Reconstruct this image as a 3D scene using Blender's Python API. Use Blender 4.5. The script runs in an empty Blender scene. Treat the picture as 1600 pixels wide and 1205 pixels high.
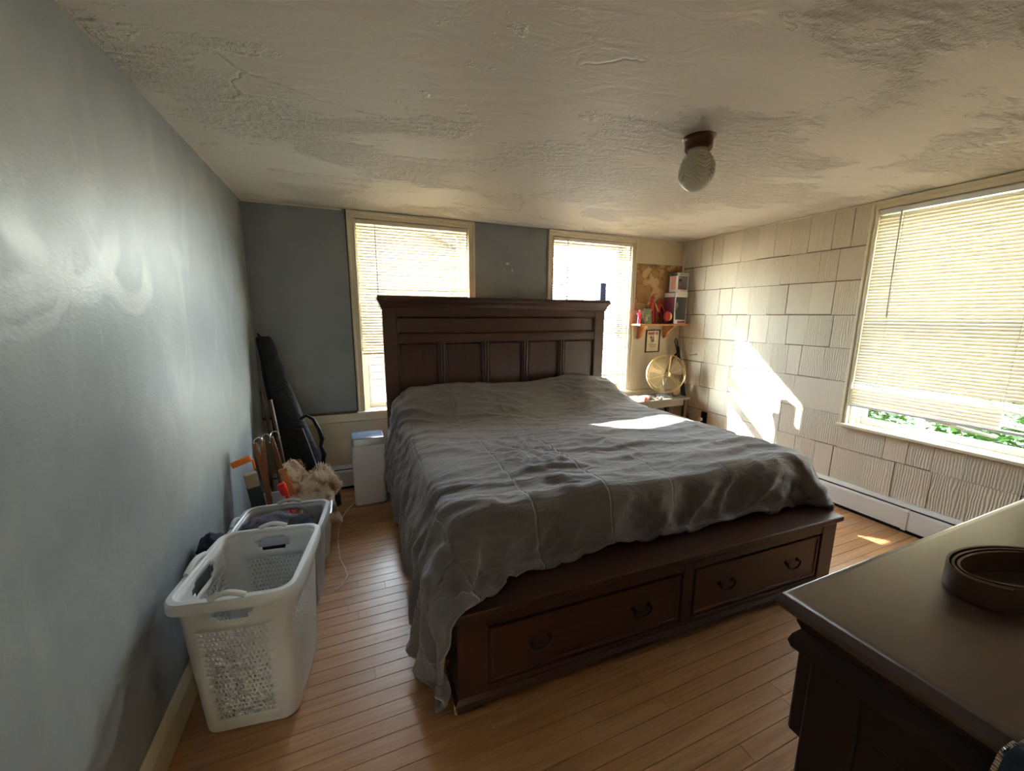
import bpy, bmesh, math, random
import numpy as np
from mathutils import Vector, Matrix, noise
random.seed(7)
SC = bpy.context.scene
COL = SC.collection
PI = math.pi

# ------------------------------------------------------------------ camera
cam_d = bpy.data.cameras.new('camera'); cam = bpy.data.objects.new('camera', cam_d); COL.objects.link(cam)
cam_d.sensor_fit = 'HORIZONTAL'; cam_d.sensor_width = 36.0; cam_d.lens = 618.589 / 1600 * 36
cam_d.clip_start = 0.02; cam_d.clip_end = 300
_yaw, _pitch, _roll = 0.3919, 0.1762, 0.0051
_f = Vector((math.sin(_yaw)*math.cos(_pitch), math.cos(_yaw)*math.cos(_pitch), -math.sin(_pitch)))
_r = Vector((math.cos(_yaw), -math.sin(_yaw), 0)); _u = _r.cross(_f)
_r2 = math.cos(_roll)*_r + math.sin(_roll)*_u; _u2 = -math.sin(_roll)*_r + math.cos(_roll)*_u
_m = Matrix((_r2, _u2, -_f)).transposed().to_4x4(); _m.translation = (0.6035, -3.2574, 1.3578)
cam.matrix_world = _m
SC.camera = cam

# ------------------------------------------------------------------ sky, sun, exposure
SUN = Vector((1.0, -1.0, -0.90)).normalized()
world = bpy.data.worlds.new('sky'); SC.world = world; world.use_nodes = True
_nt = world.node_tree; _nt.nodes.clear()
_sky = _nt.nodes.new('ShaderNodeTexSky'); _sky.sky_type = 'NISHITA'; _sky.sun_disc = False
_sky.sun_elevation = math.radians(32.5); _sky.sun_rotation = math.radians(-45); _sky.air_density = 1.3; _sky.dust_density = 0.02; _sky.ozone_density = 0.6
_bg = _nt.nodes.new('ShaderNodeBackground'); _bg.inputs[1].default_value = SKY_S = 1.3
_wo = _nt.nodes.new('ShaderNodeOutputWorld')
_hs = _nt.nodes.new('ShaderNodeHueSaturation'); _hs.inputs['Saturation'].default_value = 0.45      # hazy, washed-out sky
_nt.links.new(_sky.outputs[0], _hs.inputs['Color']); _nt.links.new(_hs.outputs[0], _bg.inputs[0]); _nt.links.new(_bg.outputs[0], _wo.inputs[0])
sun_d = bpy.data.lights.new('sun', 'SUN'); sun_d.energy = 9.0; sun_d.angle = math.radians(0.53); sun_d.color = (1.0, 0.92, 0.80)
sun = bpy.data.objects.new('sun', sun_d); COL.objects.link(sun); sun.location = (-6, 8, 8)
sun.rotation_euler = SUN.to_track_quat('-Z', 'Y').to_euler()
def portal(name, loc, rot, sx, sz):
    d = bpy.data.lights.new(name, 'AREA'); d.shape = 'RECTANGLE'; d.size = sx; d.size_y = sz
    d.cycles.is_portal = True
    o = bpy.data.objects.new(name, d); COL.objects.link(o); o.location = loc; o.rotation_euler = rot
portal('portal_window_1', (1.126, 0.20, 1.33), (PI/2, 0, PI), 0.86, 1.44)
portal('portal_window_2', (2.762, 0.20, 1.33), (PI/2, 0, PI), 0.86, 1.44)
portal('portal_window_3', (4.06, -2.07, 1.33), (PI/2, 0, PI/2), 0.86, 1.44)
for _o in list(COL.objects):
    if _o.type == 'LIGHT' and _o.name.startswith('portal'):
        tgt = Vector((0, -1, 0)) if _o.location.x < 3.9 else Vector((-1, 0, 0))
        _o.rotation_euler = tgt.to_track_quat('-Z', 'Z').to_euler()
SC.view_settings.view_transform = 'Standard'; SC.view_settings.look = 'None'
SC.view_settings.gamma = 1.0; SC.view_settings.use_curve_mapping = False
SC.view_settings.exposure = 3.24
cy = SC.cycles
cy.use_denoising = True
try: cy.denoiser = 'OPENIMAGEDENOISE'
except Exception: pass
cy.use_adaptive_sampling = True; cy.adaptive_threshold = 0.03
cy.max_bounces = 10; cy.diffuse_bounces = 6; cy.glossy_bounces = 4; cy.transmission_bounces = 6; cy.transparent_max_bounces = 12
cy.sample_clamp_indirect = 12.0; cy.transparent_max_bounces = 10; cy.caustics_reflective = False; cy.caustics_refractive = False

# ------------------------------------------------------------------ materials
MATS = {}
class NT:
    """small helper around a node tree"""
    def __init__(s, name):
        s.m = bpy.data.materials.new(name); s.m.use_nodes = True; s.t = s.m.node_tree
        s.b = s.t.nodes['Principled BSDF']; s.out = s.t.nodes['Material Output']; MATS[name] = s.m
    def n(s, typ, **kw):
        nd = s.t.nodes.new(typ)
        for k, v in kw.items():
            if k in nd.inputs: nd.inputs[k].default_value = v
            else: setattr(nd, k, v)
        return nd
    def l(s, a, b): s.t.links.new(a, b)
    def pos(s, scale=(1, 1, 1), coord='pos', rnd=0.0, rot=(0, 0, 0)):
        if coord == 'pos': src = s.n('ShaderNodeNewGeometry').outputs['Position']
        else: src = s.n('ShaderNodeTexCoord').outputs[coord]
        mp = s.n('ShaderNodeMapping'); mp.inputs['Scale'].default_value = scale; mp.inputs['Rotation'].default_value = rot
        s.l(src, mp.inputs['Vector'])
        if rnd:
            oi = s.n('ShaderNodeObjectInfo'); mul = s.n('ShaderNodeMath', operation='MULTIPLY'); mul.inputs[1].default_value = rnd
            s.l(oi.outputs['Random'], mul.inputs[0])
            cb = s.n('ShaderNodeCombineXYZ')
            for i in range(3): s.l(mul.outputs[0], cb.inputs[i])
            s.l(cb.outputs[0], mp.inputs['Location'])
        return mp.outputs[0]
    def noise(s, vec, scale, detail=4, rough=0.55, dist=0.0):
        nd = s.n('ShaderNodeTexNoise'); nd.inputs['Scale'].default_value = scale; nd.inputs['Detail'].default_value = detail
        nd.inputs['Roughness'].default_value = rough; nd.inputs['Distortion'].default_value = dist
        s.l(vec, nd.inputs['Vector']); return nd.outputs['Fac']
    def wave(s, vec, scale, dist=2.0, det=2.0, dsc=1.0, typ='BANDS', dirn='X', prof='SIN'):
        nd = s.n('ShaderNodeTexWave', wave_type=typ, wave_profile=prof)
        if typ == 'BANDS': nd.bands_direction = dirn
        nd.inputs['Scale'].default_value = scale; nd.inputs['Distortion'].default_value = dist
        nd.inputs['Detail'].default_value = det; nd.inputs['Detail Scale'].default_value = dsc
        s.l(vec, nd.inputs['Vector']); return nd.outputs['Fac']
    def ramp(s, fac, stops, interp='LINEAR'):
        nd = s.n('ShaderNodeValToRGB'); nd.color_ramp.interpolation = interp
        els = nd.color_ramp.elements
        while len(els) < len(stops): els.new(0.5)
        for e, (p, c) in zip(els, stops):
            e.position = p; e.color = c if len(c) == 4 else (*c, 1)
        s.l(fac, nd.inputs[0]); return nd.outputs[0]
    def g(s, fac, a, b):
        return s.ramp(fac, [(a, (0, 0, 0)), (b, (1, 1, 1))])
    def mix(s, fac, a, b, mode='MIX'):
        nd = s.n('ShaderNodeMix', data_type='RGBA', blend_type=mode)
        for sock, v in ((nd.inputs[0], fac), (nd.inputs[6], a), (nd.inputs[7], b)):
            if hasattr(v, 'is_output'): s.l(v, sock)
            elif isinstance(v, (int, float)): sock.default_value = v
            else: sock.default_value = (*v, 1) if len(v) == 3 else v
        return nd.outputs[2]
    def math(s, op, a, b=0.0):
        nd = s.n('ShaderNodeMath', operation=op)
        for sock, v in ((nd.inputs[0], a), (nd.inputs[1], b)):
            if hasattr(v, 'is_output'): s.l(v, sock)
            else: sock.default_value = v
        return nd.outputs[0]
    def bump(s, h, strength=0.3, dist=0.01, prev=None):
        nd = s.n('ShaderNodeBump'); nd.inputs['Strength'].default_value = strength; nd.inputs['Distance'].default_value = dist
        s.l(h, nd.inputs['Height'])
        if prev is not None: s.l(prev, nd.inputs['Normal'])
        s.l(nd.outputs[0], s.b.inputs['Normal']); return nd.outputs[0]
    def col(s, v):
        if hasattr(v, 'is_output'): s.l(v, s.b.inputs['Base Color'])
        else: s.b.inputs['Base Color'].default_value = (*v, 1)
    def rough(s, v):
        if hasattr(v, 'is_output'): s.l(v, s.b.inputs['Roughness'])
        else: s.b.inputs['Roughness'].default_value = v
def plain(name, c, rough=0.5, metal=0.0, spec=0.5, var=0.0, vs=12.0, bump=0.0, bs=60.0, coat=0.0, emit=None):
    t = NT(name); t.rough(rough); t.b.inputs['Metallic'].default_value = metal; t.b.inputs['Specular IOR Level'].default_value = spec
    if var > 0:
        f = t.noise(t.pos(coord='Object'), vs, 4)
        t.col(t.mix(f, tuple(x*(1-var) for x in c), tuple(min(1, x*(1+var)) for x in c)))
    else: t.col(c)
    if bump > 0: t.bump(t.noise(t.pos(coord='Object'), bs, 4), bump, 0.004)
    if coat: t.b.inputs['Coat Weight'].default_value = coat; t.b.inputs['Coat Roughness'].default_value = 0.15
    return t.m
def M(n): return MATS[n]

# --- painted walls: blue grey with touch-up strokes of another sheen
t = NT('blue_grey_paint')
p = t.pos()
blot = t.noise(p, 1.6, 5, 0.6, 0.4)
stroke = t.noise(t.pos((1.0, 2.3, 1.2), rot=(0.35, 0, 0)), 2.0, 4, 0.55, 1.0)
base = t.mix(t.g(blot, 0.38, 0.68), (0.222, 0.247, 0.258), (0.285, 0.306, 0.312))
patch = t.g(stroke, 0.50, 0.74)
base = t.mix(t.math('MULTIPLY', patch, 0.45), base, (0.35, 0.362, 0.36))
scr = t.g(t.noise(t.pos((6, 6, 1.2), rot=(0.2, 0.2, 0)), 9.0, 3, 0.5, 0.6), 0.70, 0.73)
base = t.mix(t.math('MULTIPLY', scr, 0.22), base, (0.48, 0.49, 0.48))
spx = t.n('ShaderNodeSeparateXYZ'); wob = t.n('ShaderNodeTexNoise'); wob.inputs['Scale'].default_value = 7.0; t.l(p, wob.inputs['Vector'])
wsc = t.n('ShaderNodeVectorMath', operation='SCALE'); wsc.inputs['Scale'].default_value = 0.11; t.l(wob.outputs['Color'], wsc.inputs[0])
wad = t.n('ShaderNodeVectorMath', operation='ADD'); t.l(p, wad.inputs[0]); t.l(wsc.outputs[0], wad.inputs[1]); t.l(wad.outputs[0], spx.inputs[0])
arcs = None                                           # brush sweeps of glossier touch-up paint, highlight partly put into their colour
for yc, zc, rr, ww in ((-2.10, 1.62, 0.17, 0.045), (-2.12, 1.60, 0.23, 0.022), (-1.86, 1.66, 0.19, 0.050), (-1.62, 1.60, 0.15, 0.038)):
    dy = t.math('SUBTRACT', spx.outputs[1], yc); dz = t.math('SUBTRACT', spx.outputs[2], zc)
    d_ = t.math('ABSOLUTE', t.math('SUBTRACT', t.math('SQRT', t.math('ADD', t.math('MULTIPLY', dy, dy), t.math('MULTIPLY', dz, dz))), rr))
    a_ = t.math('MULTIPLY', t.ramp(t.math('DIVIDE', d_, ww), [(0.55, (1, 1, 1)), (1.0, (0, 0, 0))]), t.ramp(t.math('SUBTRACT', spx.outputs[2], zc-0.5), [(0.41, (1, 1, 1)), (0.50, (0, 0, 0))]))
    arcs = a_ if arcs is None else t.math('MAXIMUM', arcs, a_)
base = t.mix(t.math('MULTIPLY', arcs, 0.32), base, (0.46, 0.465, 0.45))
t.col(base)
t.rough(t.math('ADD', t.math('SUBTRACT', t.math('MULTIPLY', t.g(stroke, 0.45, 0.70), -0.10), t.math('MULTIPLY', arcs, 0.06)), t.math('ADD', t.math('MULTIPLY', blot, 0.22), 0.36)))
t.bump(t.noise(t.pos((1, 1, 1.6)), 55, 4, 0.6, 0.3), 0.16, 0.006)
t = NT('cream_plaster')
t.col(t.mix(t.noise(t.pos(), 3, 4), (0.60, 0.50, 0.32), (0.70, 0.60, 0.41))); t.rough(0.55)
t.bump(t.noise(t.pos(), 40, 4), 0.12, 0.005)
t = NT('cream_trim')
t.col(t.mix(t.noise(t.pos(), 7, 5), (0.66, 0.58, 0.40), (0.76, 0.69, 0.52))); t.rough(0.38)
t.bump(t.noise(t.pos(), 60, 3), 0.10, 0.003)
t = NT('cream_board')
t.col(t.mix(t.noise(t.pos(), 5, 5), (0.56, 0.47, 0.33), (0.64, 0.55, 0.40))); t.rough(0.45)
t.bump(t.noise(t.pos((1, 1, 3)), 45, 3), 0.12, 0.003)
# --- ceiling: skim-coated plaster with rough swirled areas between smooth trowelled ones
t = NT('plaster_ceiling')
p = t.pos()
mask = t.g(t.noise(t.pos((1.0, 1.7, 1)), 1.25, 7, 0.66, 0.35), 0.497, 0.53)
sw = t.wave(p, 9.0, 9.0, 3.0, 1.2, typ='RINGS')
gr = t.noise(p, 75, 4, 0.65, 0.6)
rough_h = t.math('MULTIPLY', t.math('ADD', t.math('MULTIPLY', sw, 0.55), t.math('MULTIPLY', gr, 1.4)), mask)
tro = t.noise(t.pos((1, 2.2, 1), rot=(0, 0, 0.5)), 6, 4, 0.6, 0.8)
hh = t.math('ADD', t.math('MULTIPLY', rough_h, 0.75), t.math('ADD', t.math('MULTIPLY', tro, 0.40), t.math('MULTIPLY', mask, -0.45)))
vor = t.n('ShaderNodeTexVoronoi', feature='DISTANCE_TO_EDGE'); vor.inputs['Scale'].default_value = 0.62
wp = t.n('ShaderNodeVectorMath', operation='ADD')
nz = t.n('ShaderNodeTexNoise'); nz.inputs['Scale'].default_value = 5.0; nz.inputs['Detail'].default_value = 4
t.l(p, nz.inputs['Vector'])
sc_ = t.n('ShaderNodeVectorMath', operation='SCALE'); sc_.inputs['Scale'].default_value = 0.22
t.l(nz.outputs['Color'], sc_.inputs[0]); t.l(p, wp.inputs[0]); t.l(sc_.outputs[0], wp.inputs[1]); t.l(wp.outputs[0], vor.inputs['Vector'])
crack = t.math('MULTIPLY', t.ramp(vor.outputs['Distance'], [(0.0, (1, 1, 1)), (0.006, (0, 0, 0))]), t.g(t.noise(p, 1.7, 2), 0.5, 0.56))
hh = t.math('SUBTRACT', hh, t.math('MULTIPLY', crack, 0.25))
cc = t.mix(t.noise(p, 2.0, 4), (0.73, 0.675, 0.60), (0.80, 0.755, 0.69))
cc = t.mix(t.math('MULTIPLY', mask, 0.25), cc, (0.59, 0.545, 0.475))
t.col(t.mix(t.math('MULTIPLY', crack, 0.35), cc, (0.30, 0.26, 0.2)))
t.rough(0.6); t.bump(hh, 0.95, 0.014)
# --- shingles painted cream, combed wood grain
t = NT('shingle_paint')
pr = t.pos((1, 1, 0.32), rnd=9.0)
wv = t.wave(pr, 24.0, 7.0, 2.0, 0.8, dirn='Y')
oi = t.n('ShaderNodeObjectInfo')
t.col(t.mix(oi.outputs['Random'], (0.60, 0.535, 0.415), (0.68, 0.61, 0.485)))
t.rough(0.8); t.b.inputs['Specular IOR Level'].default_value = 0.15
amp = t.math('ADD', t.math('MULTIPLY', t.g(t.noise(t.pos((0.1, 0.1, 0.1), rnd=31.0), 3.0, 1), 0.36, 0.54), 0.9), 0.15)
t.bump(t.math('ADD', t.math('MULTIPLY', wv, amp), t.math('MULTIPLY', t.noise(t.pos((1, 1, .3), rnd=4.0), 60, 3), 0.35)), 0.55, 0.004)
# --- oak strip floor
t = NT('oak_floor')
gv = t.pos((1.2, 22, 22), rnd=17.0)
gr = t.noise(gv, 3.0, 6, 0.65, 0.5)
oi = t.n('ShaderNodeObjectInfo')
c1 = t.ramp(oi.outputs['Random'], [(0.0, (0.46, 0.235, 0.098)), (0.5, (0.58, 0.325, 0.150)), (1.0, (0.51, 0.265, 0.112))])
c2 = t.mix(t.g(gr, 0.35, 0.75), c1, (0.34, 0.155, 0.060))
wear = t.g(t.noise(t.pos((1.0, 1.4, 1)), 3.2, 5, 0.6, 0.3), 0.55, 0.78)
c2 = t.mix(t.math('MULTIPLY', wear, 0.45), c2, (0.52, 0.33, 0.19))
t.col(c2); t.rough(t.math('ADD', 0.24, t.math('MULTIPLY', t.noise(t.pos(), 9, 4), 0.24)))
t.b.inputs['Coat Weight'].default_value = 0.15; t.b.inputs['Coat Roughness'].default_value = 0.25
t.bump(gr, 0.10, 0.003)
plain('floor_gap', (0.05, 0.028, 0.014), 0.9)
# --- dark stained wood
def wood(name, a, b, rough, coat=0.2, axis='x', spec=0.5):
    t = NT(name)
    s = {'x': (1.0, 16, 16), 'z': (16, 16, 1.0), 'y': (16, 1, 16)}[axis]
    gr = t.noise(t.pos(s, rnd=5.0), 2.2, 5, 0.6, 0.4)
    t.col(t.mix(t.g(gr, 0.3, 0.75), a, b)); t.rough(rough); t.b.inputs['Specular IOR Level'].default_value = spec
    t.b.inputs['Coat Weight'].default_value = coat; t.b.inputs['Coat Roughness'].default_value = 0.28
    t.bump(gr, 0.05, 0.002); return t.m
wood('cherry_wood_x', (0.076, 0.028, 0.017), (0.046, 0.016, 0.010), 0.36)
wood('cherry_wood_z', (0.076, 0.028, 0.017), (0.046, 0.016, 0.010), 0.36, axis='z')
wood('dresser_wood', (0.022, 0.009, 0.007), (0.015, 0.006, 0.005), 0.42, 0.05, spec=0.3)
wood('dresser_wood_lit', (0.075, 0.036, 0.026), (0.055, 0.025, 0.018), 0.42, 1.0)  # paler copy of the dresser wood: the top's reflected light put into the colour
wood('pine_wood', (0.56, 0.25, 0.085), (0.44, 0.18, 0.055), 0.4)
wood('hanger_wood', (0.26, 0.105, 0.035), (0.17, 0.06, 0.02), 0.35, axis='z')
plain('raw_wood', (0.62, 0.38, 0.20), 0.8, var=0.2, vs=80)
plain('dark_strip', (0.085, 0.045, 0.026), 0.5)
plain('shingle_backing', (0.20, 0.15, 0.095), 0.9)
plain('white_metal', (0.70, 0.69, 0.66), 0.35, var=0.04, vs=8)
plain('black_gap', (0.006, 0.006, 0.006), 0.9)
plain('bronze', (0.10, 0.052, 0.032), 0.28, 0.85)
plain('chrome', (0.75, 0.75, 0.76), 0.16, 1.0)
plain('brass', (0.80, 0.62, 0.34), 0.28, 1.0)
plain('dark_metal', (0.035, 0.026, 0.022), 0.35, 0.8)
plain('steel_grey', (0.35, 0.36, 0.37), 0.35, 0.6)
plain('white_plastic', (0.70, 0.715, 0.72), 0.38)
plain('grey_plastic', (0.46, 0.47, 0.49), 0.42)
plain('pale_plastic', (0.60, 0.59, 0.57), 0.4)
plain('black_plastic', (0.008, 0.008, 0.009), 0.65, spec=0.25)
plain('smoke_plastic', (0.10, 0.13, 0.18), 0.16)
plain('cord_white', (0.68, 0.66, 0.62), 0.5)
plain('vinyl_white', (0.74, 0.75, 0.74), 0.35)
plain('sash_grey', (0.40, 0.41, 0.40), 0.4)
# --- glass panes: clear, faint reflection
t = NT('window_glass')
tr = t.n('ShaderNodeBsdfTransparent'); tr.inputs[0].default_value = (0.93, 0.95, 0.94, 1)
gl = t.n('ShaderNodeBsdfGlossy'); gl.inputs['Roughness'].default_value = 0.02
mx = t.n('ShaderNodeMixShader'); mx.inputs[0].default_value = 0.05
t.l(tr.outputs[0], mx.inputs[1]); t.l(gl.outputs[0], mx.inputs[2]); t.l(mx.outputs[0], t.out.inputs[0])
# --- translucent blind slats
def slat_mat(name, c, tc, k):
    t = NT(name)
    tl = t.n('ShaderNodeBsdfTranslucent'); tl.inputs[0].default_value = (*tc, 1)
    t.col(c); t.rough(0.7); t.b.inputs['Specular IOR Level'].default_value = 0.1
    mx = t.n('ShaderNodeMixShader'); mx.inputs[0].default_value = k
    t.l(t.b.outputs[0], mx.inputs[1]); t.l(tl.outputs[0], mx.inputs[2]); t.l(mx.outputs[0], t.out.inputs[0])
slat_mat('slat_cream', (0.60, 0.53, 0.39), (0.66, 0.54, 0.34), 0.14)
slat_mat('slat_white', (0.80, 0.77, 0.68), (0.78, 0.69, 0.52), 0.17)
# ------------------------------------------------------------------ mesh helpers
class MB:
    """collects shapes (world coordinates) and links them as ONE mesh object"""
    def __init__(s): s.bm = bmesh.new(); s.uv = None
    def box(s, x0, x1, y0, y1, z0, z1, bev=0.0, seg=1, mat=None):
        r = bmesh.ops.create_cube(s.bm, size=1.0); vs = r['verts']
        bmesh.ops.scale(s.bm, vec=(abs(x1-x0), abs(y1-y0), abs(z1-z0)), verts=vs)
        bmesh.ops.translate(s.bm, vec=((x0+x1)/2, (y0+y1)/2, (z0+z1)/2), verts=vs)
        if bev > 0:
            es = list({e for v in vs for e in v.link_edges})
            rr = bmesh.ops.bevel(s.bm, geom=es, offset=bev, segments=seg, affect='EDGES', profile=0.5)
            vs = list({v for f in rr['faces'] for v in f.verts} | {v for v in vs if v.is_valid})
        if mat is not None: bmesh.ops.transform(s.bm, matrix=mat, verts=vs)
        return vs
    def loft(s, rings, closed=True, cap=True):
        """rings: list of point lists of equal length"""
        rv = [[s.bm.verts.new(p) for p in r] for r in rings]
        n = len(rv[0])
        for a, b in zip(rv, rv[1:]):
            for i in range(n if closed else n-1):
                j = (i+1) % n
                try: s.bm.faces.new((a[i], a[j], b[j], b[i]))
                except ValueError: pass
        if cap and closed:
            for r, rev in ((rv[0], True), (rv[-1], False)):
                try: s.bm.faces.new(list(reversed(r)) if rev else r)
                except ValueError: pass
        return rv
    def lathe(s, prof, cx=0, cy=0, n=24, mat=None, cap=True):
        rings = []
        for r, z in prof:
            ring = [Vector((cx + r*math.cos(2*PI*i/n), cy + r*math.sin(2*PI*i/n), z)) for i in range(n)]
            rings.append([mat @ q for q in ring] if mat is not None else ring)
        return s.loft(rings, cap=cap)
    def tube(s, pts, r, n=8, closed=False):
        pts = [Vector(p) for p in pts]; rad = r if isinstance(r, (list, tuple)) else [r]*len(pts)
        rings = []; ref = None
        for i, p in enumerate(pts):
            if closed: d = pts[(i+1) % len(pts)] - pts[i-1]
            else: d = pts[min(i+1, len(pts)-1)] - pts[max(i-1, 0)]
            d.normalize()
            if ref is None:
                ref = Vector((0, 0, 1)) if abs(d.z) < 0.9 else Vector((1, 0, 0))
            a = d.cross(ref)
            if a.length < 1e-5: a = d.orthogonal()
            a.normalize(); b = d.cross(a).normalized(); ref = a.cross(d) if False else -b
            ref = b if b.dot(ref) > 0 else -b
            ref = ref.normalized()
            a = d.cross(ref).normalized()
            rings.append([p + rad[i]*(math.cos(2*PI*k/n)*a + math.sin(2*PI*k/n)*ref) for k in range(n)])
        if closed: rings.append(rings[0])
        return s.loft(rings, cap=not closed)
    def prism(s, poly, d0, d1, axis='y'):
        """poly in the two other axes, extruded from d0 to d1"""
        def mk(u, v, d): return {'y': (u, d, v), 'x': (d, u, v), 'z': (u, v, d)}[axis]
        return s.loft([[mk(u, v, d0) for u, v in poly], [mk(u, v, d1) for u, v in poly]])
    def sweep_x(s, prof, x0, x1, **k):
        """profile list of (y, z) extruded along x"""
        return s.loft([[(x0, y, z) for y, z in prof], [(x1, y, z) for y, z in prof]])
    def sphere(s, c, r, u=16, v=10, sc=(1, 1, 1), mat=None):
        rr = bmesh.ops.create_uvsphere(s.bm, u_segments=u, v_segments=v, radius=r); vs = rr['verts']
        bmesh.ops.scale(s.bm, vec=sc, verts=vs)
        if mat is not None: bmesh.ops.transform(s.bm, matrix=mat, verts=vs)
        bmesh.ops.translate(s.bm, vec=c, verts=vs); return vs
    def grid(s, f, nu, nv, uv=False):
        vs = [[s.bm.verts.new(f(i/nu, j/nv)) for i in range(nu+1)] for j in range(nv+1)]
        for j in range(nv):
            for i in range(nu):
                s.bm.faces.new((vs[j][i], vs[j][i+1], vs[j+1][i+1], vs[j+1][i]))
        return vs
    def build(s, name, mat, parent=None, smooth=False, origin=None, fix=True, angle=40):
        if fix: bmesh.ops.recalc_face_normals(s.bm, faces=s.bm.faces)
        co = np.array([v.co[:] for v in s.bm.verts])
        o3 = Vector(origin) if origin is not None else Vector(((co[:, 0].min()+co[:, 0].max())/2, (co[:, 1].min()+co[:, 1].max())/2, co[:, 2].min()))
        bmesh.ops.translate(s.bm, vec=-o3, verts=s.bm.verts)
        me = bpy.data.meshes.new(name); s.bm.to_mesh(me); s.bm.free()
        if smooth:
            me.polygons.foreach_set('use_smooth', [True]*len(me.polygons))
            if angle < 180: me.set_sharp_from_angle(angle=math.radians(angle))
        me.materials.append(M(mat) if isinstance(mat, str) else mat)
        return place(name, me, o3, parent)
def wmat(o):
    if o.parent is None: return o.matrix_basis.copy()
    return wmat(o.parent) @ o.matrix_parent_inverse @ o.matrix_basis
def place(name, me, loc, parent=None, rot=None, scale=None):
    o = bpy.data.objects.new(name, me); COL.objects.link(o); o.location = loc
    if rot is not None: o.rotation_euler = rot
    if scale is not None: o.scale = scale
    if parent is not None:
        o.parent = parent; o.matrix_parent_inverse = wmat(parent).inverted()
    return o
def tag(o, label, cat, group=None):
    o['label'] = label; o['category'] = cat
    if group: o['group'] = group
    return o
def thing(name, label, cat, loc=(0, 0, 0), group=None):
    o = bpy.data.objects.new(name, None); COL.objects.link(o); o.location = loc; o.empty_display_size = 0.05
    return tag(o, label, cat, group)
def struct(o): o['kind'] = 'structure'; return o
def stuff(o): o['kind'] = 'stuff'; return o
def bx(name, mat, parent, *a, bev=0.002, seg=1, matx=None, smooth=False):
    m = MB(); m.box(*a, bev=bev, seg=seg, mat=matx); return m.build(name, mat, parent, smooth=smooth)

# ------------------------------------------------------------------ room shell
W, H, REAR = 3.862, 2.10, -3.55
TH = 0.17
OP1, OP2, OPR = (0.70, 1.552), (2.335, 3.19), (-2.50, -1.645)
SILL, HEAD = 0.61, 2.045
# floor: dark base and one object for each board
floor = struct(bx('floor', 'floor_gap', None, -0.02, W+0.02, REAR-0.02, 0.02, -0.06, -0.006, bev=0))
_m = MB(); _m.box(0, 1, -0.0281, 0.0281, -0.014, 0.0, bev=0.0013)
for v in _m.bm.verts:                                   # keep end bevel small after scaling
    v.co.x = round(v.co.x)
plank_me = bpy.data.meshes.new('plank'); bmesh.ops.remove_doubles(_m.bm, verts=_m.bm.verts, dist=1e-6); bmesh.ops.recalc_face_normals(_m.bm, faces=_m.bm.faces); _m.bm.to_mesh(plank_me); _m.bm.free()
plank_me.materials.append(M('oak_floor'))
PITCH = 0.0570
forced = {}                                             # board ends that the photograph shows
for jx, jy in ((1.303, -2.30), (1.688, -2.585), (0.93, -2.46), (0.62, -1.86), (0.70, -1.32)):
    forced[int((-jy) / PITCH)] = jx
row = 0
while (row+1)*PITCH < -REAR:
    yc = -(row+0.5)*PITCH
    xs = [0.0]
    if row in forced:
        xs.append(forced[row]); 
    else: xs.append(random.uniform(0.5, 1.7))
    while xs[-1] < W-0.5: xs.append(xs[-1] + random.uniform(0.9, 2.0))
    xs[-1] = W
    if row in forced and len(xs) == 2: xs = [0.0, forced[row], W]
    for a, b in zip(xs, xs[1:]):
        if b-a > 0.02:
            o = place('plank', plank_me, (a+0.0006, yc, 0), floor, scale=(b-a-0.0014, 1, 1))
    row += 1
ceiling = struct(bx('ceiling', 'plaster_ceiling', None, -0.2, W+0.2, REAR-0.2, 0.2, H, H+0.12, bev=0))
m = MB(); m.box(-0.12, 0, REAR-0.12, 0.17, -0.06, H, bev=0); wall_left = struct(m.build('wall_left', 'blue_grey_paint'))
# back wall, three pieces of wall round two openings
m = MB()
for a in ((-0.12, OP1[0], -0.06, H), (OP1[1], OP2[0], -0.06, H), (OP2[1], W+TH, -0.06, H),
          (OP1[0], OP1[1], -0.06, SILL-0.02), (OP2[0], OP2[1], -0.06, SILL-0.02), (OP1[0], OP1[1], HEAD, H), (OP2[0], OP2[1], HEAD, H)):
    m.box(a[0], a[1], 0, TH, a[2], a[3])
wall_back = struct(m.build('wall_back', 'cream_plaster'))
bx('wall_panel', 'blue_grey_paint', wall_back, 0.0, 0.641, -0.012, 0.0, 0.618, H, bev=0.001)
bx('wall_panel', 'blue_grey_paint', wall_back, 1.609, 2.280, -0.012, 0.0, 0.618, H, bev=0.001)
bx('edge_strip', 'dark_strip', wall_back, 0.0, 0.641, -0.016, 0.0, 0.598, 0.618, bev=0.002)
bx('edge_strip', 'dark_strip', wall_back, 0.636, 0.645, -0.015, 0.0, 0.598, H, bev=0.001)
bx('edge_strip', 'cream_trim', wall_back, 0.0, 0.62, -0.016, 0.0, H-0.012, H, bev=0.003)
bx('wainscot_board', 'cream_board', wall_back, 0.0, W, -0.010, 0.0, 0.0, 0.53, bev=0.002)
bx('wainscot_cap', 'cream_trim', wall_back, 0.0, W, -0.018, 0.0, 0.535, 0.598, bev=0.004, seg=2)
bx('plaster_chip', 'cream_trim', wall_back, 1.885, 1.912, -0.0135, -0.011, 1.780, 1.797, bev=0.0006)
bx('plaster_chip', 'cream_trim', wall_back, 1.936, 1.948, -0.0135, -0.011, 1.726, 1.740, bev=0.0006)
bx('plaster_chip', 'cream_trim', wall_back, 1.862, 1.870, -0.0135, -0.011, 1.730, 1.740, bev=0.0006)
# right wall with its opening
m = MB()
for a in ((OPR[1], 0.0, -0.06, H), (REAR-0.12, OPR[0], -0.06, H), (OPR[0], OPR[1], -0.06, SILL-0.02), (OPR[0], OPR[1], HEAD, H)):
    m.box(W, W+TH, a[0], a[1], a[2], a[3])
wall_right = struct(m.build('wall_right', 'shingle_backing'))
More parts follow.
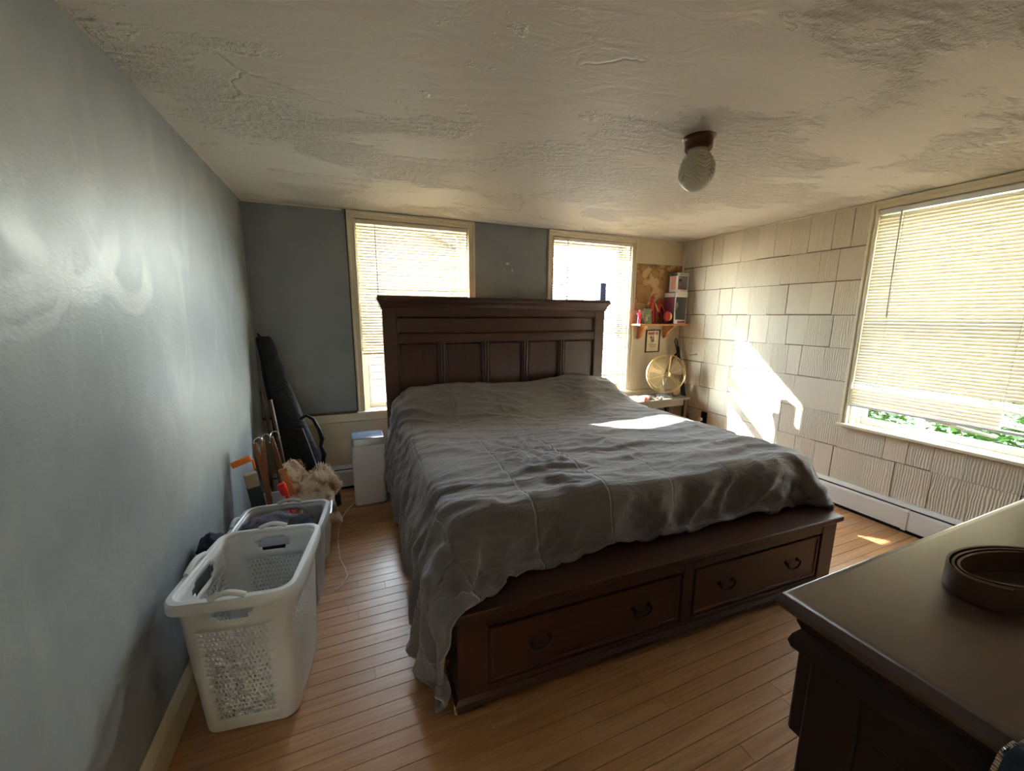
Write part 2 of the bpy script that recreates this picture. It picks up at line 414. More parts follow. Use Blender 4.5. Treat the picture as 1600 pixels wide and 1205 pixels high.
# shingles: one object each, wedge shaped, lower edge proud
m = MB()
m.loft([[(0, 0, 0), (-0.010, 0, 0), (-0.0055, 0, 1), (0, 0, 1)], [(0, 1, 0), (-0.010, 1, 0), (-0.0055, 1, 1), (0, 1, 1)]])
bmesh.ops.recalc_face_normals(m.bm, faces=m.bm.faces)
sh_me = bpy.data.meshes.new('shingle'); m.bm.to_mesh(sh_me); m.bm.free(); sh_me.materials.append(M('shingle_paint'))
rows = [(1.834, 2.094, [-.12, -.23, -.36, -.47, -.66, -.81, -.96, -1.09, -1.22, -1.38, -1.5]),
        (1.610, 1.834, [-.14, -.30, -.47, -.64, -.82, -1.04, -1.15, -1.32, -1.44]),
        (1.373, 1.610, [-.18, -.33, -.48, -.61, -.78, -.96, -1.11, -1.28, -1.44]),
        (1.140, 1.373, [-.16, -.34, -.53, -.68, -.81, -.98, -1.14, -1.28, -1.46]),
        (0.905, 1.140, [-.20, -.37, -.53, -.68, -.86, -1.04, -1.17, -1.27, -1.43]),
        (0.664, 0.905, [-.17, -.34, -.51, -.66, -.88, -1.03, -1.25, -1.46]),
        (0.428, 0.664, [-.22, -.46, -.65, -.83, -1.01, -1.17, -1.42]),
        (0.165, 0.428, [-.24, -.40, -.55, -.80, -1.07, -1.31, -1.46, -1.58])]
for ri, (z0, z1, ys) in enumerate(rows):
    stop = -1.606
    ends = [-0.022] + ys
    if ri >= 6:
        ends = ends + ([-1.60, -1.87, -1.99, -2.11, -2.25, -2.47, -2.66] if ri == 6 else [-1.78, -1.94, -2.12, -2.29, -2.47, -2.64]); stop = -2.70
    ends.append(stop)
    for a, b in zip(ends, ends[1:]):
        top = z1 - 0.0065
        if ri == 6 and (a+b)/2 < -1.60: top = 0.590
        if ri == 0: top = z1
        dz = random.uniform(-0.004, 0.004)
        o = place('shingle', sh_me, (W, b, z0+dz), wall_right, rot=(random.uniform(-0.006, 0.006), 0, 0), scale=(random.uniform(0.75, 1.25), a-b-random.choice((0.0022, 0.003, 0.0036, 0.0042)), top-z0-dz))
bx('top_moulding', 'cream_trim', wall_right, W-0.014, W, -1.606, -0.02, H-0.012, H, bev=0.004)
bx('corner_strip', 'cream_trim', wall_right, W-0.016, W, -0.022, 0.0, 0.17, H, bev=0.004)
# plain rear wall behind the camera, with a door
m = MB()
for a in ((-0.12, 0.12, -0.06, H), (0.94, W+TH, -0.06, H), (0.12, 0.94, 2.0, H)):
    m.box(a[0], a[1], REAR-0.12, REAR, a[2], a[3])
wall_rear = struct(m.build('wall_rear', 'cream_plaster'))
door = bpy.data.objects.new('door_1', None); COL.objects.link(door); door.location = (0.53, REAR-0.06, 0); struct(door)
bx('door_panel', 'cream_trim', door, 0.14, 0.92, REAR-0.08, REAR-0.04, 0.005, 1.99, bev=0.003)
for z0, z1 in ((0.2, 0.9), (1.05, 1.85)):
    bx('door_field', 'cream_trim', door, 0.26, 0.80, REAR-0.045, REAR-0.032, z0, z1, bev=0.01)
m = MB(); m.sphere((0.86, REAR-0.0, 0.98), 0.028); m.lathe([(0.03, 0), (0.012, 0.006), (0.012, 0.03)], mat=Matrix.Translation((0.86, REAR-0.04, 0.98)) @ Matrix.Rotation(-PI/2, 4, 'X')); m.build('door_knob', 'brass', door, smooth=True)
for a in ((0.06, 0.14), (0.92, 1.0)): bx('door_casing', 'cream_trim', door, a[0], a[1], REAR, REAR+0.018, 0, 2.06, bev=0.003)
bx('door_casing', 'cream_trim', door, 0.06, 1.0, REAR, REAR+0.018, 1.99, 2.07, bev=0.003)
# left baseboard
m = MB()
m.loft([[(x, y, z) for x, z in ((0, 0), (0.020, 0), (0.020, 0.095), (0.013, 0.108), (0.009, 0.118), (0.004, 0.122), (0, 0.122))] for y in (REAR, -0.075)])
struct(m.build('baseboard_left', 'cream_trim'))

# ------------------------------------------------------------------ windows
def window(name, frame, loc, along):
    """frame(u, d, z) -> world; u runs along the wall, d outwards"""
    w = bpy.data.objects.new(name, None); COL.objects.link(w); w.location = loc; struct(w)
    L = along
    def bar(nm, mat, par, u0, u1, d0, d1, z0, z1, bev=0.002):
        a = frame(u0, d0, z0); b = frame(u1, d1, z1)
        return bx(nm, mat, par, min(a[0], b[0]), max(a[0], b[0]), min(a[1], b[1]), max(a[1], b[1]), min(a[2], b[2]), max(a[2], b[2]), bev=bev)
    cw = 0.055 if name != 'window_3' else 0.040
    for u0, u1 in ((-cw, 0.0), (L, L+cw)):
        c = bar('casing', 'cream_trim', w, u0, u1, -0.020, 0, SILL, H-0.005, 0.003)
        s = (u0, u0+0.018) if u0 < 0 else (u1-0.018, u1)
        bar('casing_bead', 'cream_trim', c, s[0], s[1], -0.030, -0.018, SILL, H-0.005, 0.004)
        s2 = (u1-0.012, u1) if u0 < 0 else (u0, u0+0.012)
        bar('casing_bead', 'cream_trim', c, s2[0], s2[1], -0.026, -0.018, SILL, H-0.06, 0.003)
    c = bar('head_casing', 'cream_trim', w, -cw, L+cw, -0.022, 0, HEAD, H-0.004, 0.003)
    bar('casing_bead', 'cream_trim', c, -cw, L+cw, -0.034, -0.02, H-0.028, H-0.004, 0.004)
    bar('stool', 'cream_trim', w, -cw-0.012, L+cw+0.012, -0.045, 0.10, SILL-0.022, SILL, 0.004)
    for u0, u1 in ((0, 0.012), (L-0.012, L)): bar('jamb', 'cream_trim', w, u0, u1, 0.0, 0.17, SILL, HEAD, 0.001)
    for u0, u1 in ((0.012, 0.034), (L-0.034, L-0.012)): bar('stop_bead', 'cream_trim', w, u0, u1, 0.062, 0.078, SILL, HEAD-0.012, 0.002)
    bar('head_jamb', 'cream_trim', w, 0.012, L-0.012, 0.0, 0.17, HEAD-0.012, HEAD, 0.001)
    bar('outer_sill', 'sash_grey', w, -0.03, L+0.03, 0.10, 0.215, SILL-0.045, SILL-0.012, 0.003)
    mid = (SILL+HEAD)/2
    for nm, d0, z0, z1 in (('lower_sash', 0.080, SILL+0.002, mid+0.02), ('upper_sash', 0.112, mid-0.02, HEAD-0.012)):
        rail = bar(nm, 'sash_grey', w, 0.016, L-0.016, d0, d0+0.028, z0, z0+0.042, 0.003)
        for a in ((0.016, 0.016+0.042, z0+0.042, z1-0.036), (L-0.058, L-0.016, z0+0.042, z1-0.036)):
            bar('sash_stile', 'sash_grey', rail, a[0], a[1], d0, d0+0.028, a[2], a[3], 0.003)
        bar('sash_rail', 'sash_grey', rail, 0.016, L-0.016, d0, d0+0.028, z1-0.036, z1, 0.003)
        bar('pane', 'window_glass', rail, 0.056, L-0.056, d0+0.012, d0+0.016, z0+0.040, z1-0.034, 0)
    return w
window('window_1', lambda u, d, z: (OP1[0]+u, d, z), ((OP1[0]+OP1[1])/2, 0, SILL), OP1[1]-OP1[0])
window('window_2', lambda u, d, z: (OP2[0]+u, d, z), ((OP2[0]+OP2[1])/2, 0, SILL), OP2[1]-OP2[0])
window('window_3', lambda u, d, z: (W+d, OPR[1]-u, z), (W, (OPR[0]+OPR[1])/2, SILL), OPR[1]-OPR[0])

# ------------------------------------------------------------------ blinds
def slat_mesh(name, L, mat, width=0.025, crown=0.0022, th=0.0009):
    m = MB(); prof = []
    n = 6
    for i in range(n+1):
        s = i/n*2-1; prof.append((s*width/2, crown*(1-s*s)))
    for i in range(n, -1, -1):
        s = i/n*2-1; prof.append((s*width/2, crown*(1-s*s)-th))
    m.loft([[(x, a, b) for a, b in prof] for x in (-L/2, L/2)])
    bmesh.ops.recalc_face_normals(m.bm, faces=m.bm.faces)
    me = bpy.data.meshes.new(name); m.bm.to_mesh(me); m.bm.free()
    me.polygons.foreach_set('use_smooth', [True]*len(me.polygons)); me.set_sharp_from_angle(angle=math.radians(40))
    me.materials.append(M(mat)); return me
def blind(label, loc, rz, L, ztop, zbot, tilt, mat, wand_u, ladders, wand_len, skip=None, pitch=0.0212):
    """local x along the slats, -y into the room"""
    r = thing('venetian_blind', label, 'blind', (loc[0], loc[1], zbot))
    r.rotation_euler = (0, 0, rz)
    T = Matrix.Translation((loc[0], loc[1], 0)) @ Matrix.Rotation(rz, 4, 'Z')
    def lb(nm, mt, *a, bev=0.002, par=r):
        m = MB(); m.box(*a, bev=bev); m.bm.transform(T); return m.build(nm, mt, par)
    lb('headrail', 'vinyl_white' if mat == 'slat_white' else 'cream_trim', -L/2, L/2, -0.014, 0.014, ztop-0.030, ztop, bev=0.003)
    me = slat_mesh('slat', L-0.006, mat)
    z = ztop-0.045; i = 0
    while z > zbot+0.022:
        tl = tilt + random.uniform(-0.03, 0.03); off = 0.0; ry = 0.0
        if skip: 
            q = skip(z, i)
            if q is None: z -= pitch; i += 1; continue
            off, ry, tl2 = q; tl += tl2
        rot = (Matrix.Rotation(rz, 4, 'Z') @ Matrix.Rotation(ry, 4, 'Y') @ Matrix.Rotation(tl, 4, 'X')).to_euler()
        place('slat', me, T @ Vector((random.uniform(-0.001, 0.001), 0, z+off)), r, rot=rot)
        z -= pitch; i += 1
    lb('bottom_rail', 'vinyl_white' if mat == 'slat_white' else 'cream_trim', -L/2, L/2, -0.013, 0.013, zbot, zbot+0.016, bev=0.003)
    for u in ladders:
        m = MB()
        for dy in (-0.0125, 0.0125): m.box(u-0.0008, u+0.0008, dy-0.0008, dy+0.0008, zbot+0.01, ztop-0.02)
        m.bm.transform(T); m.build('ladder_cord', 'cord_white', r)
    m = MB(); m.tube([(wand_u, -0.024, ztop-0.022), (wand_u+0.001, -0.027, ztop-wand_len*0.5), (wand_u+0.002, -0.029, ztop-wand_len)], 0.0035, 6)
    m.bm.transform(T); m.build('tilt_wand', 'grey_plastic', r, smooth=True)
    return r
TILT = math.radians(31)         # room edge low
blind('cream venetian blind half raised behind the headboard\'s left end', (1.126, -0.002), 0, 0.842, 2.040, 1.050, TILT, 'slat_cream', -0.29, (-0.27, 0.275), 0.63)
blind('sunlit white venetian blind lowered behind the headboard\'s right end', (2.762, -0.002), 0, 0.844, 2.040, 0.765, TILT, 'slat_cream', -0.29, (-0.27, 0.275), 0.70)
# ------------------------------------------------------------------ bed
BX0, BX1 = 0.925, 2.80                       # mattress sides
def foot_y(x): return -2.148 - 0.0328*(x-0.858)   # front edge of the footboard ledge
def front_y(x): return -1.955 - 0.0328*(x-0.858)  # front of the mattress
FT = Matrix.Translation((0.858, -2.148, 0)) @ Matrix.Rotation(math.atan(-0.0328), 4, 'Z')   # footboard frame: x along, y back
bed = thing('storage_bed', 'dark cherry panelled bed with drawers in its footboard', 'bed', (1.83, -1.15, 0))
# headboard
m = MB(); HY0, HY1 = -0.165, -0.085
m.box(0.848, 0.946, HY0, HY1, 0, 1.40, bev=0.003); m.box(2.698, 2.800, HY0, HY1, 0, 1.40, bev=0.003)
for z0, z1 in ((0.15, 0.42), (1.142, 1.208), (1.345, 1.40)): m.box(0.946, 2.698, HY0+0.002, HY1, z0, z1, bev=0.002)
head = m.build('headboard', 'cherry_wood_x', bed)
m = MB()
def crown_ring(y_front):
    prof = [(0, 1.395), (0.006, 1.395), (0.006, 1.405), (0.012, 1.412), (0.014, 1.425), (0.024, 1.446), (0.036, 1.462), (0.038, 1.470), (0.032, 1.474), (0.032, 1.492), (0, 1.492)]
    return prof
prof = crown_ring(0)
L = []
for px, py in ((0.848, HY1), (0.848, HY0), (2.800, HY0), (2.800, HY1)):
    sx = -1 if px < 1 else 1; ring = []
    for d, z in prof: ring.append((px + sx*d, py - (d if py == HY0 else 0), z))
    L.append(ring)
m.loft(L, cap=True); m.box(0.848, 2.800, HY0, HY1, 1.398, 1.4915)
m.build('crown', 'cherry_wood_x', head, smooth=True)
def framed(parent, x0, x1, z0, z1, yf, nm, mat, dep=0.020, bead=0.014):
    """recessed field with a bevelled bead round it"""
    bx(nm, mat, parent, x0, x1, yf+dep, yf+dep+0.012, z0, z1, bev=0.001)
    m = MB()
    o = [(x0, z0), (x1, z0), (x1, z1), (x0, z1)]; b = bead
    rings = []
    for ins, y in ((0, yf+0.004), (0.004, yf-0.001), (b*0.5, yf+0.002), (b, yf+dep*0.7), (b+0.003, yf+dep+0.001)):
        rings.append([(o[0][0]+ins, y, o[0][1]+ins), (o[1][0]-ins, y, o[1][1]+ins), (o[2][0]-ins, y, o[2][1]-ins), (o[3][0]+ins, y, o[3][1]-ins)])
    rings.append([(o[0][0], yf+dep+0.001, o[0][1]), (o[1][0], yf+dep+0.001, o[1][1]), (o[2][0], yf+dep+0.001, o[2][1]), (o[3][0], yf+dep+0.001, o[3][1])])
    m.loft(rings + [rings[0]], cap=False); m.build('bead_frame', mat, parent)
framed(head, 0.946, 2.698, 1.208, 1.345, HY0, 'panel', 'cherry_wood_x')
mull = [1.285, 1.650, 2.005, 2.362]
edges = [0.946] + [v for c_ in mull for v in (c_-0.026, c_+0.026)] + [2.698]
for a, b in zip(edges[::2], edges[1::2]): framed(head, a, b, 0.42, 1.142, HY0, 'panel', 'cherry_wood_z')
for c_ in mull:
    m = MB(); m.box(c_-0.026, c_+0.026, HY0+0.004, HY1, 0.42, 1.142)
    for s in (-0.011, 0.011):
        m.loft([[(c_+s+0.010*math.cos(a), HY0+0.005-0.012*math.sin(a), z) for a in [PI*k/8 for k in range(9)]] for z in (0.42, 1.142)])
    m.build('mullion', 'cherry_wood_z', head, smooth=True)
# footboard, in its own frame
FL = 1.955
def fbox(nm, mat, par, *a, bev=0.002, seg=1):
    m = MB(); m.box(*a, bev=bev, seg=seg); m.bm.transform(FT); return m.build(nm, mat, par)
m = MB(); m.box(0.020, FL-0.020, 0.030, 0.17, 0.055, 0.352)
m.bm.transform(FT); foot = m.build('footboard', 'dark_strip', bed)
m = MB()
rings = []
for d, z in ((0.016, 0.350), (0.012, 0.356), (0.004, 0.360), (0.0, 0.366), (0.0, 0.386), (0.004, 0.390)):
    rings.append([(d, d, z), (FL-d, d, z), (FL-d, 0.26, z), (d, 0.26, z)])
m.loft(rings); m.bm.transform(FT); m.build('ledge', 'cherry_wood_x', foot)
for a in ((0.018, 0.118), (0.975, 1.030), (FL-0.118, FL-0.018)): fbox('stile', 'cherry_wood_z', foot, a[0], a[1], 0.016, 0.17, 0.05, 0.352)
for a in ((0.118, 0.975), (1.030, FL-0.118)):
    fbox('rail', 'cherry_wood_x', foot, a[0], a[1], 0.017, 0.10, 0.312, 0.352)
    fbox('rail', 'cherry_wood_x', foot, a[0], a[1], 0.017, 0.10, 0.05, 0.078)
    d = fbox('drawer', 'cherry_wood_x', foot, a[0]+0.012, a[1]-0.012, 0.022, 0.060, 0.086, 0.302, bev=0.004)
    m = MB()
    o4 = lambda i: [(a[0]+0.012+i, 0.086+i), (a[1]-0.012-i, 0.086+i), (a[1]-0.012-i, 0.302-i), (a[0]+0.012+i, 0.302-i)]
    rg = [[(u, y, z) for u, z in o4(i)] for i, y in ((0, 0.024), (0.002, 0.018), (0.012, 0.018), (0.016, 0.0225), (0.016, 0.026), (0, 0.026))]
    m.loft(rg + [rg[0]], cap=False); m.bm.transform(FT); m.build('drawer_lip', 'cherry_wood_x', d)
    w = a[1]-a[0]
    for hx in (a[0]+w*0.24, a[0]+w*0.76):
        m = MB()
        for s in (-0.038, 0.038): m.lathe([(0.010, 0), (0.010, 0.003), (0.005, 0.006), (0.005, 0.016)], n=10, mat=Matrix.Translation((hx+s, 0.022, 0.205)) @ Matrix.Rotation(PI/2, 4, 'X'))
        pts = []
        for k in range(13):
            aa = k/12*PI; pts.append((hx-0.044*math.cos(aa), 0.008-0.004*math.sin(aa), 0.205-0.030*math.sin(aa)))
        m.tube(pts, 0.0042, 6); 
        m.bm.transform(FT); m.build('drawer_pull', 'dark_metal', d, smooth=True)
m = MB(); rings = []
for d, z in ((0.012, 0.058), (0.006, 0.052), (0.000, 0.046), (0.0, 0.030), (0.006, 0.026)):
    rings.append([(d+0.004, d+0.002, z), (FL-0.004-d, d+0.002, z), (FL-0.004-d, 0.17, z), (d+0.004, 0.17, z)])
m.loft(rings); m.bm.transform(FT); m.build('plinth', 'cherry_wood_x', foot)
for x0 in (0.010, FL-0.105):
    m = MB(); m.loft([[(x0+i, 0.008+i, z), (x0+0.095-i, 0.008+i, z), (x0+0.095-i, 0.10, z), (x0+i, 0.10, z)] for i, z in ((0.010, 0.0), (0.0, 0.008), (0.0, 0.02), (0.006, 0.028))])
    m.bm.transform(FT); m.build('block_foot', 'cherry_wood_x', foot)
m = MB(); m.loft([[(0.0035, 0.030, 0.012), (0.0035, 0.010, 0.010), (0.012, 0.0055, 0.014)], [(0.0025, 0.026, 0.030), (0.0025, 0.006, 0.034), (0.009, 0.001, 0.032)], [(0.0025, 0.020, 0.044), (0.0025, 0.0045, 0.050), (0.006, 0.0015, 0.048)]])
m.bm.transform(FT); m.build('chipped_corner', 'raw_wood', foot)
for x in (0.880, 2.775): bx('side_rail', 'cherry_wood_x', bed, x-0.012, x+0.018, -1.99, HY0, 0.09, 0.32, bev=0.003)
plain('mattress_cloth', (0.55, 0.54, 0.52), 0.8)
m = MB(); m.box(BX0+0.02, BX1-0.02, -1.93, -0.18, 0.30, 0.585, bev=0.04, seg=3); m.build('mattress', 'mattress_cloth', bed, smooth=True)

# ------------------------------------------------------------------ comforter: a small position-based cloth drape
def drape():
    rng = np.random.default_rng(5)
    h = 0.0205
    nx, ny = 126, 102                                   # across, head to foot
    su = (np.arange(nx)*h); tv = (np.arange(ny)*h)
    U, V = np.meshgrid(su, tv)                          # [ny, nx]
    cmp_x, cmp_y = 0.98, 0.965
    ang = math.radians(2.0)
    X0 = 0.545 + U*cmp_x; Y0 = -0.205 - V*cmp_y
    cx_, cy_ = 1.85, -0.2
    X = cx_ + (X0-cx_)*math.cos(ang) - (Y0-cy_)*math.sin(ang)*-1 * -1
    X = cx_ + (X0-cx_)*math.cos(ang) + (Y0-cy_)*math.sin(ang)
    Y = cy_ - (X0-cx_)*math.sin(ang)*0.35 + (Y0-cy_)*math.cos(ang)
    def sm(a, b, x): 
        t_ = np.clip((x-a)/(b-a), 0, 1); return t_*t_*(3-2*t_)
    def bumpn(sx, sy, amp, seed):
        r = np.random.default_rng(seed); a = r.standard_normal((sy+1, sx+1))
        xi = np.linspace(0, sx-1e-6, nx); yi = np.linspace(0, sy-1e-6, ny)
        x0 = xi.astype(int); y0 = yi.astype(int); fx = (xi-x0); fy = (yi-y0)
        fx = fx*fx*(3-2*fx); fy = fy*fy*(3-2*fy); fx = fx[None, :]; fy = fy[:, None]
        g = lambda i, j: a[np.ix_(y0+j, x0+i)]
        return amp*((g(0, 0)*(1-fx)+g(1, 0)*fx)*(1-fy) + (g(0, 1)*(1-fx)+g(1, 1)*fx)*fy)
    Z = 0.69 + 0.13*sm(-0.74, -0.36, Y) + bumpn(9, 16, 0.010, 1) + bumpn(22, 34, 0.006, 2)
    X = X + bumpn(8, 12, 0.012, 3); Y = Y + bumpn(10, 16, 0.012, 4)
    P = np.stack([X, Y, Z], -1); Q = P.copy()
    def topz(x, y):
        hump = 0.165*sm(-0.74, -0.36, y)
        hump = hump*(0.93 + 0.05*np.cos((x-1.40)*2*PI/0.95) + 0.05*sm(2.2, 2.6, x))
        edge = sm(BX0, BX0+0.10, x)*sm(BX1, BX1-0.10, x)
        return 0.630 + hump*(0.55+0.45*edge) - 0.022*(1-edge)
    r = 0.012
    def collide(P, Q):
        x, y, z = P[..., 0], P[..., 1], P[..., 2]
        fy_ = -1.955 - 0.0328*(x-0.858)
        top = topz(x, y)
        pen_top = top + r - z
        pl = x - (BX0-r); pr = (BX1+r) - x; pf = y - (fy_-r)
        rc = 0.06                                        # rounded upper edges
        inside = (pen_top > 0) & (pl > 0) & (pr > 0) & (pf > 0) & (z > 0.2)
        pm = np.stack([pen_top, pl, pr, pf], -1); k = pm.argmin(-1)
        for i, (ax, sg) in enumerate(((2, 1), (0, -1), (0, 1), (1, -1))):
            mk = inside & (k == i)
            P[..., ax][mk] += sg*pm[..., i][mk]
            Q[mk] = Q[mk] + (P[mk]-Q[mk])*0.55           # friction
        # footboard and ledge
        x, y, z = P[..., 0], P[..., 1], P[..., 2]
        ly = -2.148 - 0.0328*(x-0.858)
        pt = 0.392 + r - z; pl = x - (0.857-r); pr = (2.812+r) - x; pf = y - (ly-r)
        ins = (pt > 0) & (pl > 0) & (pr > 0) & (pf > 0)
        pm = np.stack([pt, pl, pr, pf], -1); k = pm.argmin(-1)
        for i, (ax, sg) in enumerate(((2, 1), (0, -1), (0, 1), (1, -1))):
            mk = ins & (k == i) & (pm.min(-1) < 0.16)
            P[..., ax][mk] += sg*pm[..., i][mk]
            Q[mk] = Q[mk] + (P[mk]-Q[mk])*0.6
        # side rails keep the hanging cloth off the frame; headboard behind
        x, y, z = P[..., 0], P[..., 1], P[..., 2]
        mk = (x > 0.864-r) & (x < 1.2) & (z < 0.33) & (y < -0.17) & (y > -2.0)
        P[..., 0][mk] = 0.864-r
        mk = (x < 2.796+r) & (x > 2.5) & (z < 0.33) & (y < -0.17) & (y > -2.0)
        P[..., 0][mk] = 2.796+r
        mk = (y > -0.172-r) & (x > 0.84) & (x < 2.81); P[..., 1][mk] = -0.172-r
        mk = (y > -0.172-r) & (x <= 0.84); P[..., 1][mk] = np.minimum(P[..., 1][mk], -0.15)
        # neighbours: air purifier and floor
        mk = (x < 0.812) & (y > -0.43) & (z < 0.53); P[..., 0][mk] = 0.812
        lo = P[..., 2] < 0.035; P[..., 2][lo] = 0.035; Q[lo] = P[lo]
    def con(sa, sb, rest, st):
        d = P[sb]-P[sa]; l_ = np.sqrt((d*d).sum(-1))+1e-9
        c = (st*0.5*(l_-rest)/l_)[..., None]*d
        P[sa] += c; P[sb] -= c
    S = slice
    groups = []
    for a in (0, 1):
        n1 = (nx-a)//2*2; groups.append(((S(None), S(a, a+n1, 2)), (S(None), S(a+1, a+n1, 2)), h, 1.0))
        n1 = (ny-a)//2*2; groups.append(((S(a, a+n1, 2), S(None)), (S(a+1, a+n1, 2), S(None)), h, 1.0))
    for a in (0, 1):
        for b in (0, 1):
            n1 = (ny-a)//2*2
            groups.append(((S(a, a+n1, 2), S(b, nx-1, 2)), (S(a+1, a+n1, 2), S(b+1, nx, 2)), h*1.41421, 0.35))
            groups.append(((S(a, a+n1, 2), S(b+1, nx, 2)), (S(a+1, a+n1, 2), S(b, nx-1, 2)), h*1.41421, 0.35))
    bend = []
    for k_, st in ((3, 0.10),):
        for a in range(2*k_):
            idx = np.arange(a % (2*k_), nx-k_, 2*k_); bend.append(((S(None), idx), (S(None), idx+k_), k_*h, st))
            idx = np.arange(a % (2*k_), ny-k_, 2*k_); bend.append(((idx, S(None)), (idx+k_, S(None)), k_*h, st))
    G = np.array([0, 0, -9.8])*0.0075**2
    for g_ in groups[:]:
        pass
    def fix(grp):
        # slices that would be of unequal length are trimmed
        sa, sb, rest, st = grp
        A = np.empty((ny, nx))[sa].shape; B = np.empty((ny, nx))[sb].shape
        if A == B: return grp
        def cut(s_, n_, i):
            if isinstance(s_, slice):
                full = np.arange((ny, nx)[i])[s_][:n_]; return S(int(full[0]), int(full[-1])+1, s_.step or 1)
            return s_[:n_]
        n = [min(A[i], B[i]) for i in (0, 1)]
        return (tuple(cut(sa[i], n[i], i) for i in (0, 1)), tuple(cut(sb[i], n[i], i) for i in (0, 1)), rest, st)
    groups = [fix(g_) for g_ in groups]; bend = [fix(g_) for g_ in bend]
    STEPS = 190
    for it in range(STEPS):
        vel = (P-Q)*0.97; Q = P.copy(); P += vel + G
        for k in range(6):
            for g_ in groups: con(*g_)
            if k % 2 == 0:
                for g_ in bend: con(*g_)
            collide(P, Q)
    for _ in range(2):
        A = P.copy(); A[1:-1, 1:-1] = 0.5*P[1:-1, 1:-1] + 0.125*(P[2:, 1:-1]+P[:-2, 1:-1]+P[1:-1, 2:]+P[1:-1, :-2]); P = A
    return P, U, V
t = NT('comforter_cloth')
uv = t.n('ShaderNodeUVMap').outputs[0]
mp = t.n('ShaderNodeMapping'); t.l(uv, mp.inputs[0])
def stitch(dirn, scale, lo, hi):
    sp = t.n('ShaderNodeSeparateXYZ'); t.l(mp.outputs[0], sp.inputs[0])
    v = t.math('FRACT', t.math('MULTIPLY', sp.outputs[dirn], scale))
    d = t.math('ABSOLUTE', t.math('SUBTRACT', v, 0.5))
    return t.ramp(d, [(lo, (1, 1, 1)), (hi, (0, 0, 0))])
s1 = stitch(0, 8.0, 0.008, 0.022)                    # double rows of stitching head to foot
s2 = stitch(1, 11.0, 0.010, 0.040)
sp = t.n('ShaderNodeSeparateXYZ'); t.l(mp.outputs[0], sp.inputs[0])
side = t.ramp(sp.outputs[0], [(0.42, (1, 1, 1)), (0.60, (0.22, 0.22, 0.22))])
wr = t.noise(t.pos((5, 16, 8), rot=(0, 0, 0.25)), 1.6, 5, 0.55, 0.7)
weave = t.wave(mp.outputs[0], 190, 0.0, 0, 1, dirn='X')
weave2 = t.wave(mp.outputs[0], 190, 0.0, 0, 1, dirn='Y')
hgt = t.math('SUBTRACT', t.math('MULTIPLY', wr, 0.8), t.math('MULTIPLY', t.math('MAXIMUM', s1, t.math('MULTIPLY', s2, 0.45)), t.math('MULTIPLY', side, 0.30)))
hgt = t.math('ADD', hgt, t.math('MULTIPLY', t.math('MULTIPLY', weave, weave2), 0.06))
t.col(t.mix(t.noise(t.pos(), 30, 4), (0.162, 0.146, 0.150), (0.202, 0.184, 0.188))); t.rough(0.85)
t.b.inputs['Sheen Weight'].default_value = 0.35; t.b.inputs['Sheen Roughness'].default_value = 0.5
t.bump(hgt, 1.0, 0.013)
Pc, Uc, Vc = drape()
def up2(A):                                             # smooth refinement, twice as many points each way
    def one(A):
        n = A.shape[0]; B = np.empty((2*n-1,)+A.shape[1:]); B[::2] = A; mid = 0.5*(A[1:]+A[:-1])
        mid[1:-1] = (9*(A[2:-1]+A[1:-2]) - (A[3:]+A[:-3]))/16; B[1::2] = mid; return B
    return one(one(A).swapaxes(0, 1)).swapaxes(0, 1)
Pc = up2(Pc); Uc = up2(Uc[..., None])[..., 0]; Vc = up2(Vc[..., None])[..., 0]
ny_, nx_ = Uc.shape
dU = np.gradient(Pc, axis=1); dV = np.gradient(Pc, axis=0); Nn = np.cross(dU, dV); Nn /= (np.linalg.norm(Nn, axis=-1, keepdims=True)+1e-9)
if Nn[..., 2].mean() < 0: Nn = -Nn
disp = np.zeros((ny_, nx_))
def ridge(q): return (1-abs(noise.noise(q)))**4
for j in range(ny_):
    for i in range(nx_):
        u, v = Uc[j, i], Vc[j, i]
        wu = u + 0.10*noise.noise(Vector((u*2.2, v*2.2, 7))); wv = v + 0.10*noise.noise(Vector((u*2.2, v*2.2, 19)))
        amp = max(0.0, 0.5+1.1*noise.noise(Vector((u*1.6, v*1.6, 30))))
        q = Vector((wu*2.0 + wv*0.8, wv*8.5 - wu*2.2, 0))
        a = 0.025*ridge(q)*amp + 0.015*ridge(Vector((wu*6.0+wv*4.0, wv*15 - wu*5, 5)))*max(0, 0.4+noise.noise(Vector((u*2.5, v*2.5, 44)))) + 0.010*noise.noise(Vector((u*3, v*3, 11)))
        du, dv = u-0.98, v-1.30; rr = math.hypot(du, dv*1.2)+1e-6; th = math.atan2(dv, du)
        a += 0.022*math.exp(-(rr/0.36)**2)*ridge(Vector((th*2.6, rr*1.5, 3)))*min(1, rr/0.05)
        lf = max(0.0, min(1.0, (0.42-u)/0.34))*max(0.0, min(1.0, (v-0.22)/0.2))             # hanging left side: slanting folds
        if lf > 0: a += lf*(0.026*math.sin(2*PI*(v*6.2 + u*2.2 + 0.5*noise.noise(Vector((u*2, v*2.4, 9))))) + 0.020*ridge(Vector((v*13+u*5, u*2, 8))))
        ff = max(0.0, min(1.0, (v-1.80)/0.12))             # front drop: puffs and short pulls
        if ff > 0: a += ff*(0.024*ridge(Vector((u*6.5+v*5, v*3, 21))) + 0.010*math.sin(2*PI*(u*3.1+0.6*noise.noise(Vector((u*2, 1, 1))))))
        disp[j, i] = a
Pc = Pc + Nn*disp[..., None]
verts = Pc.reshape(-1, 3)
faces = [(j*nx_+i, j*nx_+i+1, (j+1)*nx_+i+1, (j+1)*nx_+i) for j in range(ny_-1) for i in range(nx_-1)]
me = bpy.data.meshes.new('comforter'); org = Vector((1.85, -1.1, 0.05))
me.from_pydata([tuple(Vector(v)-org) for v in verts], [], faces)
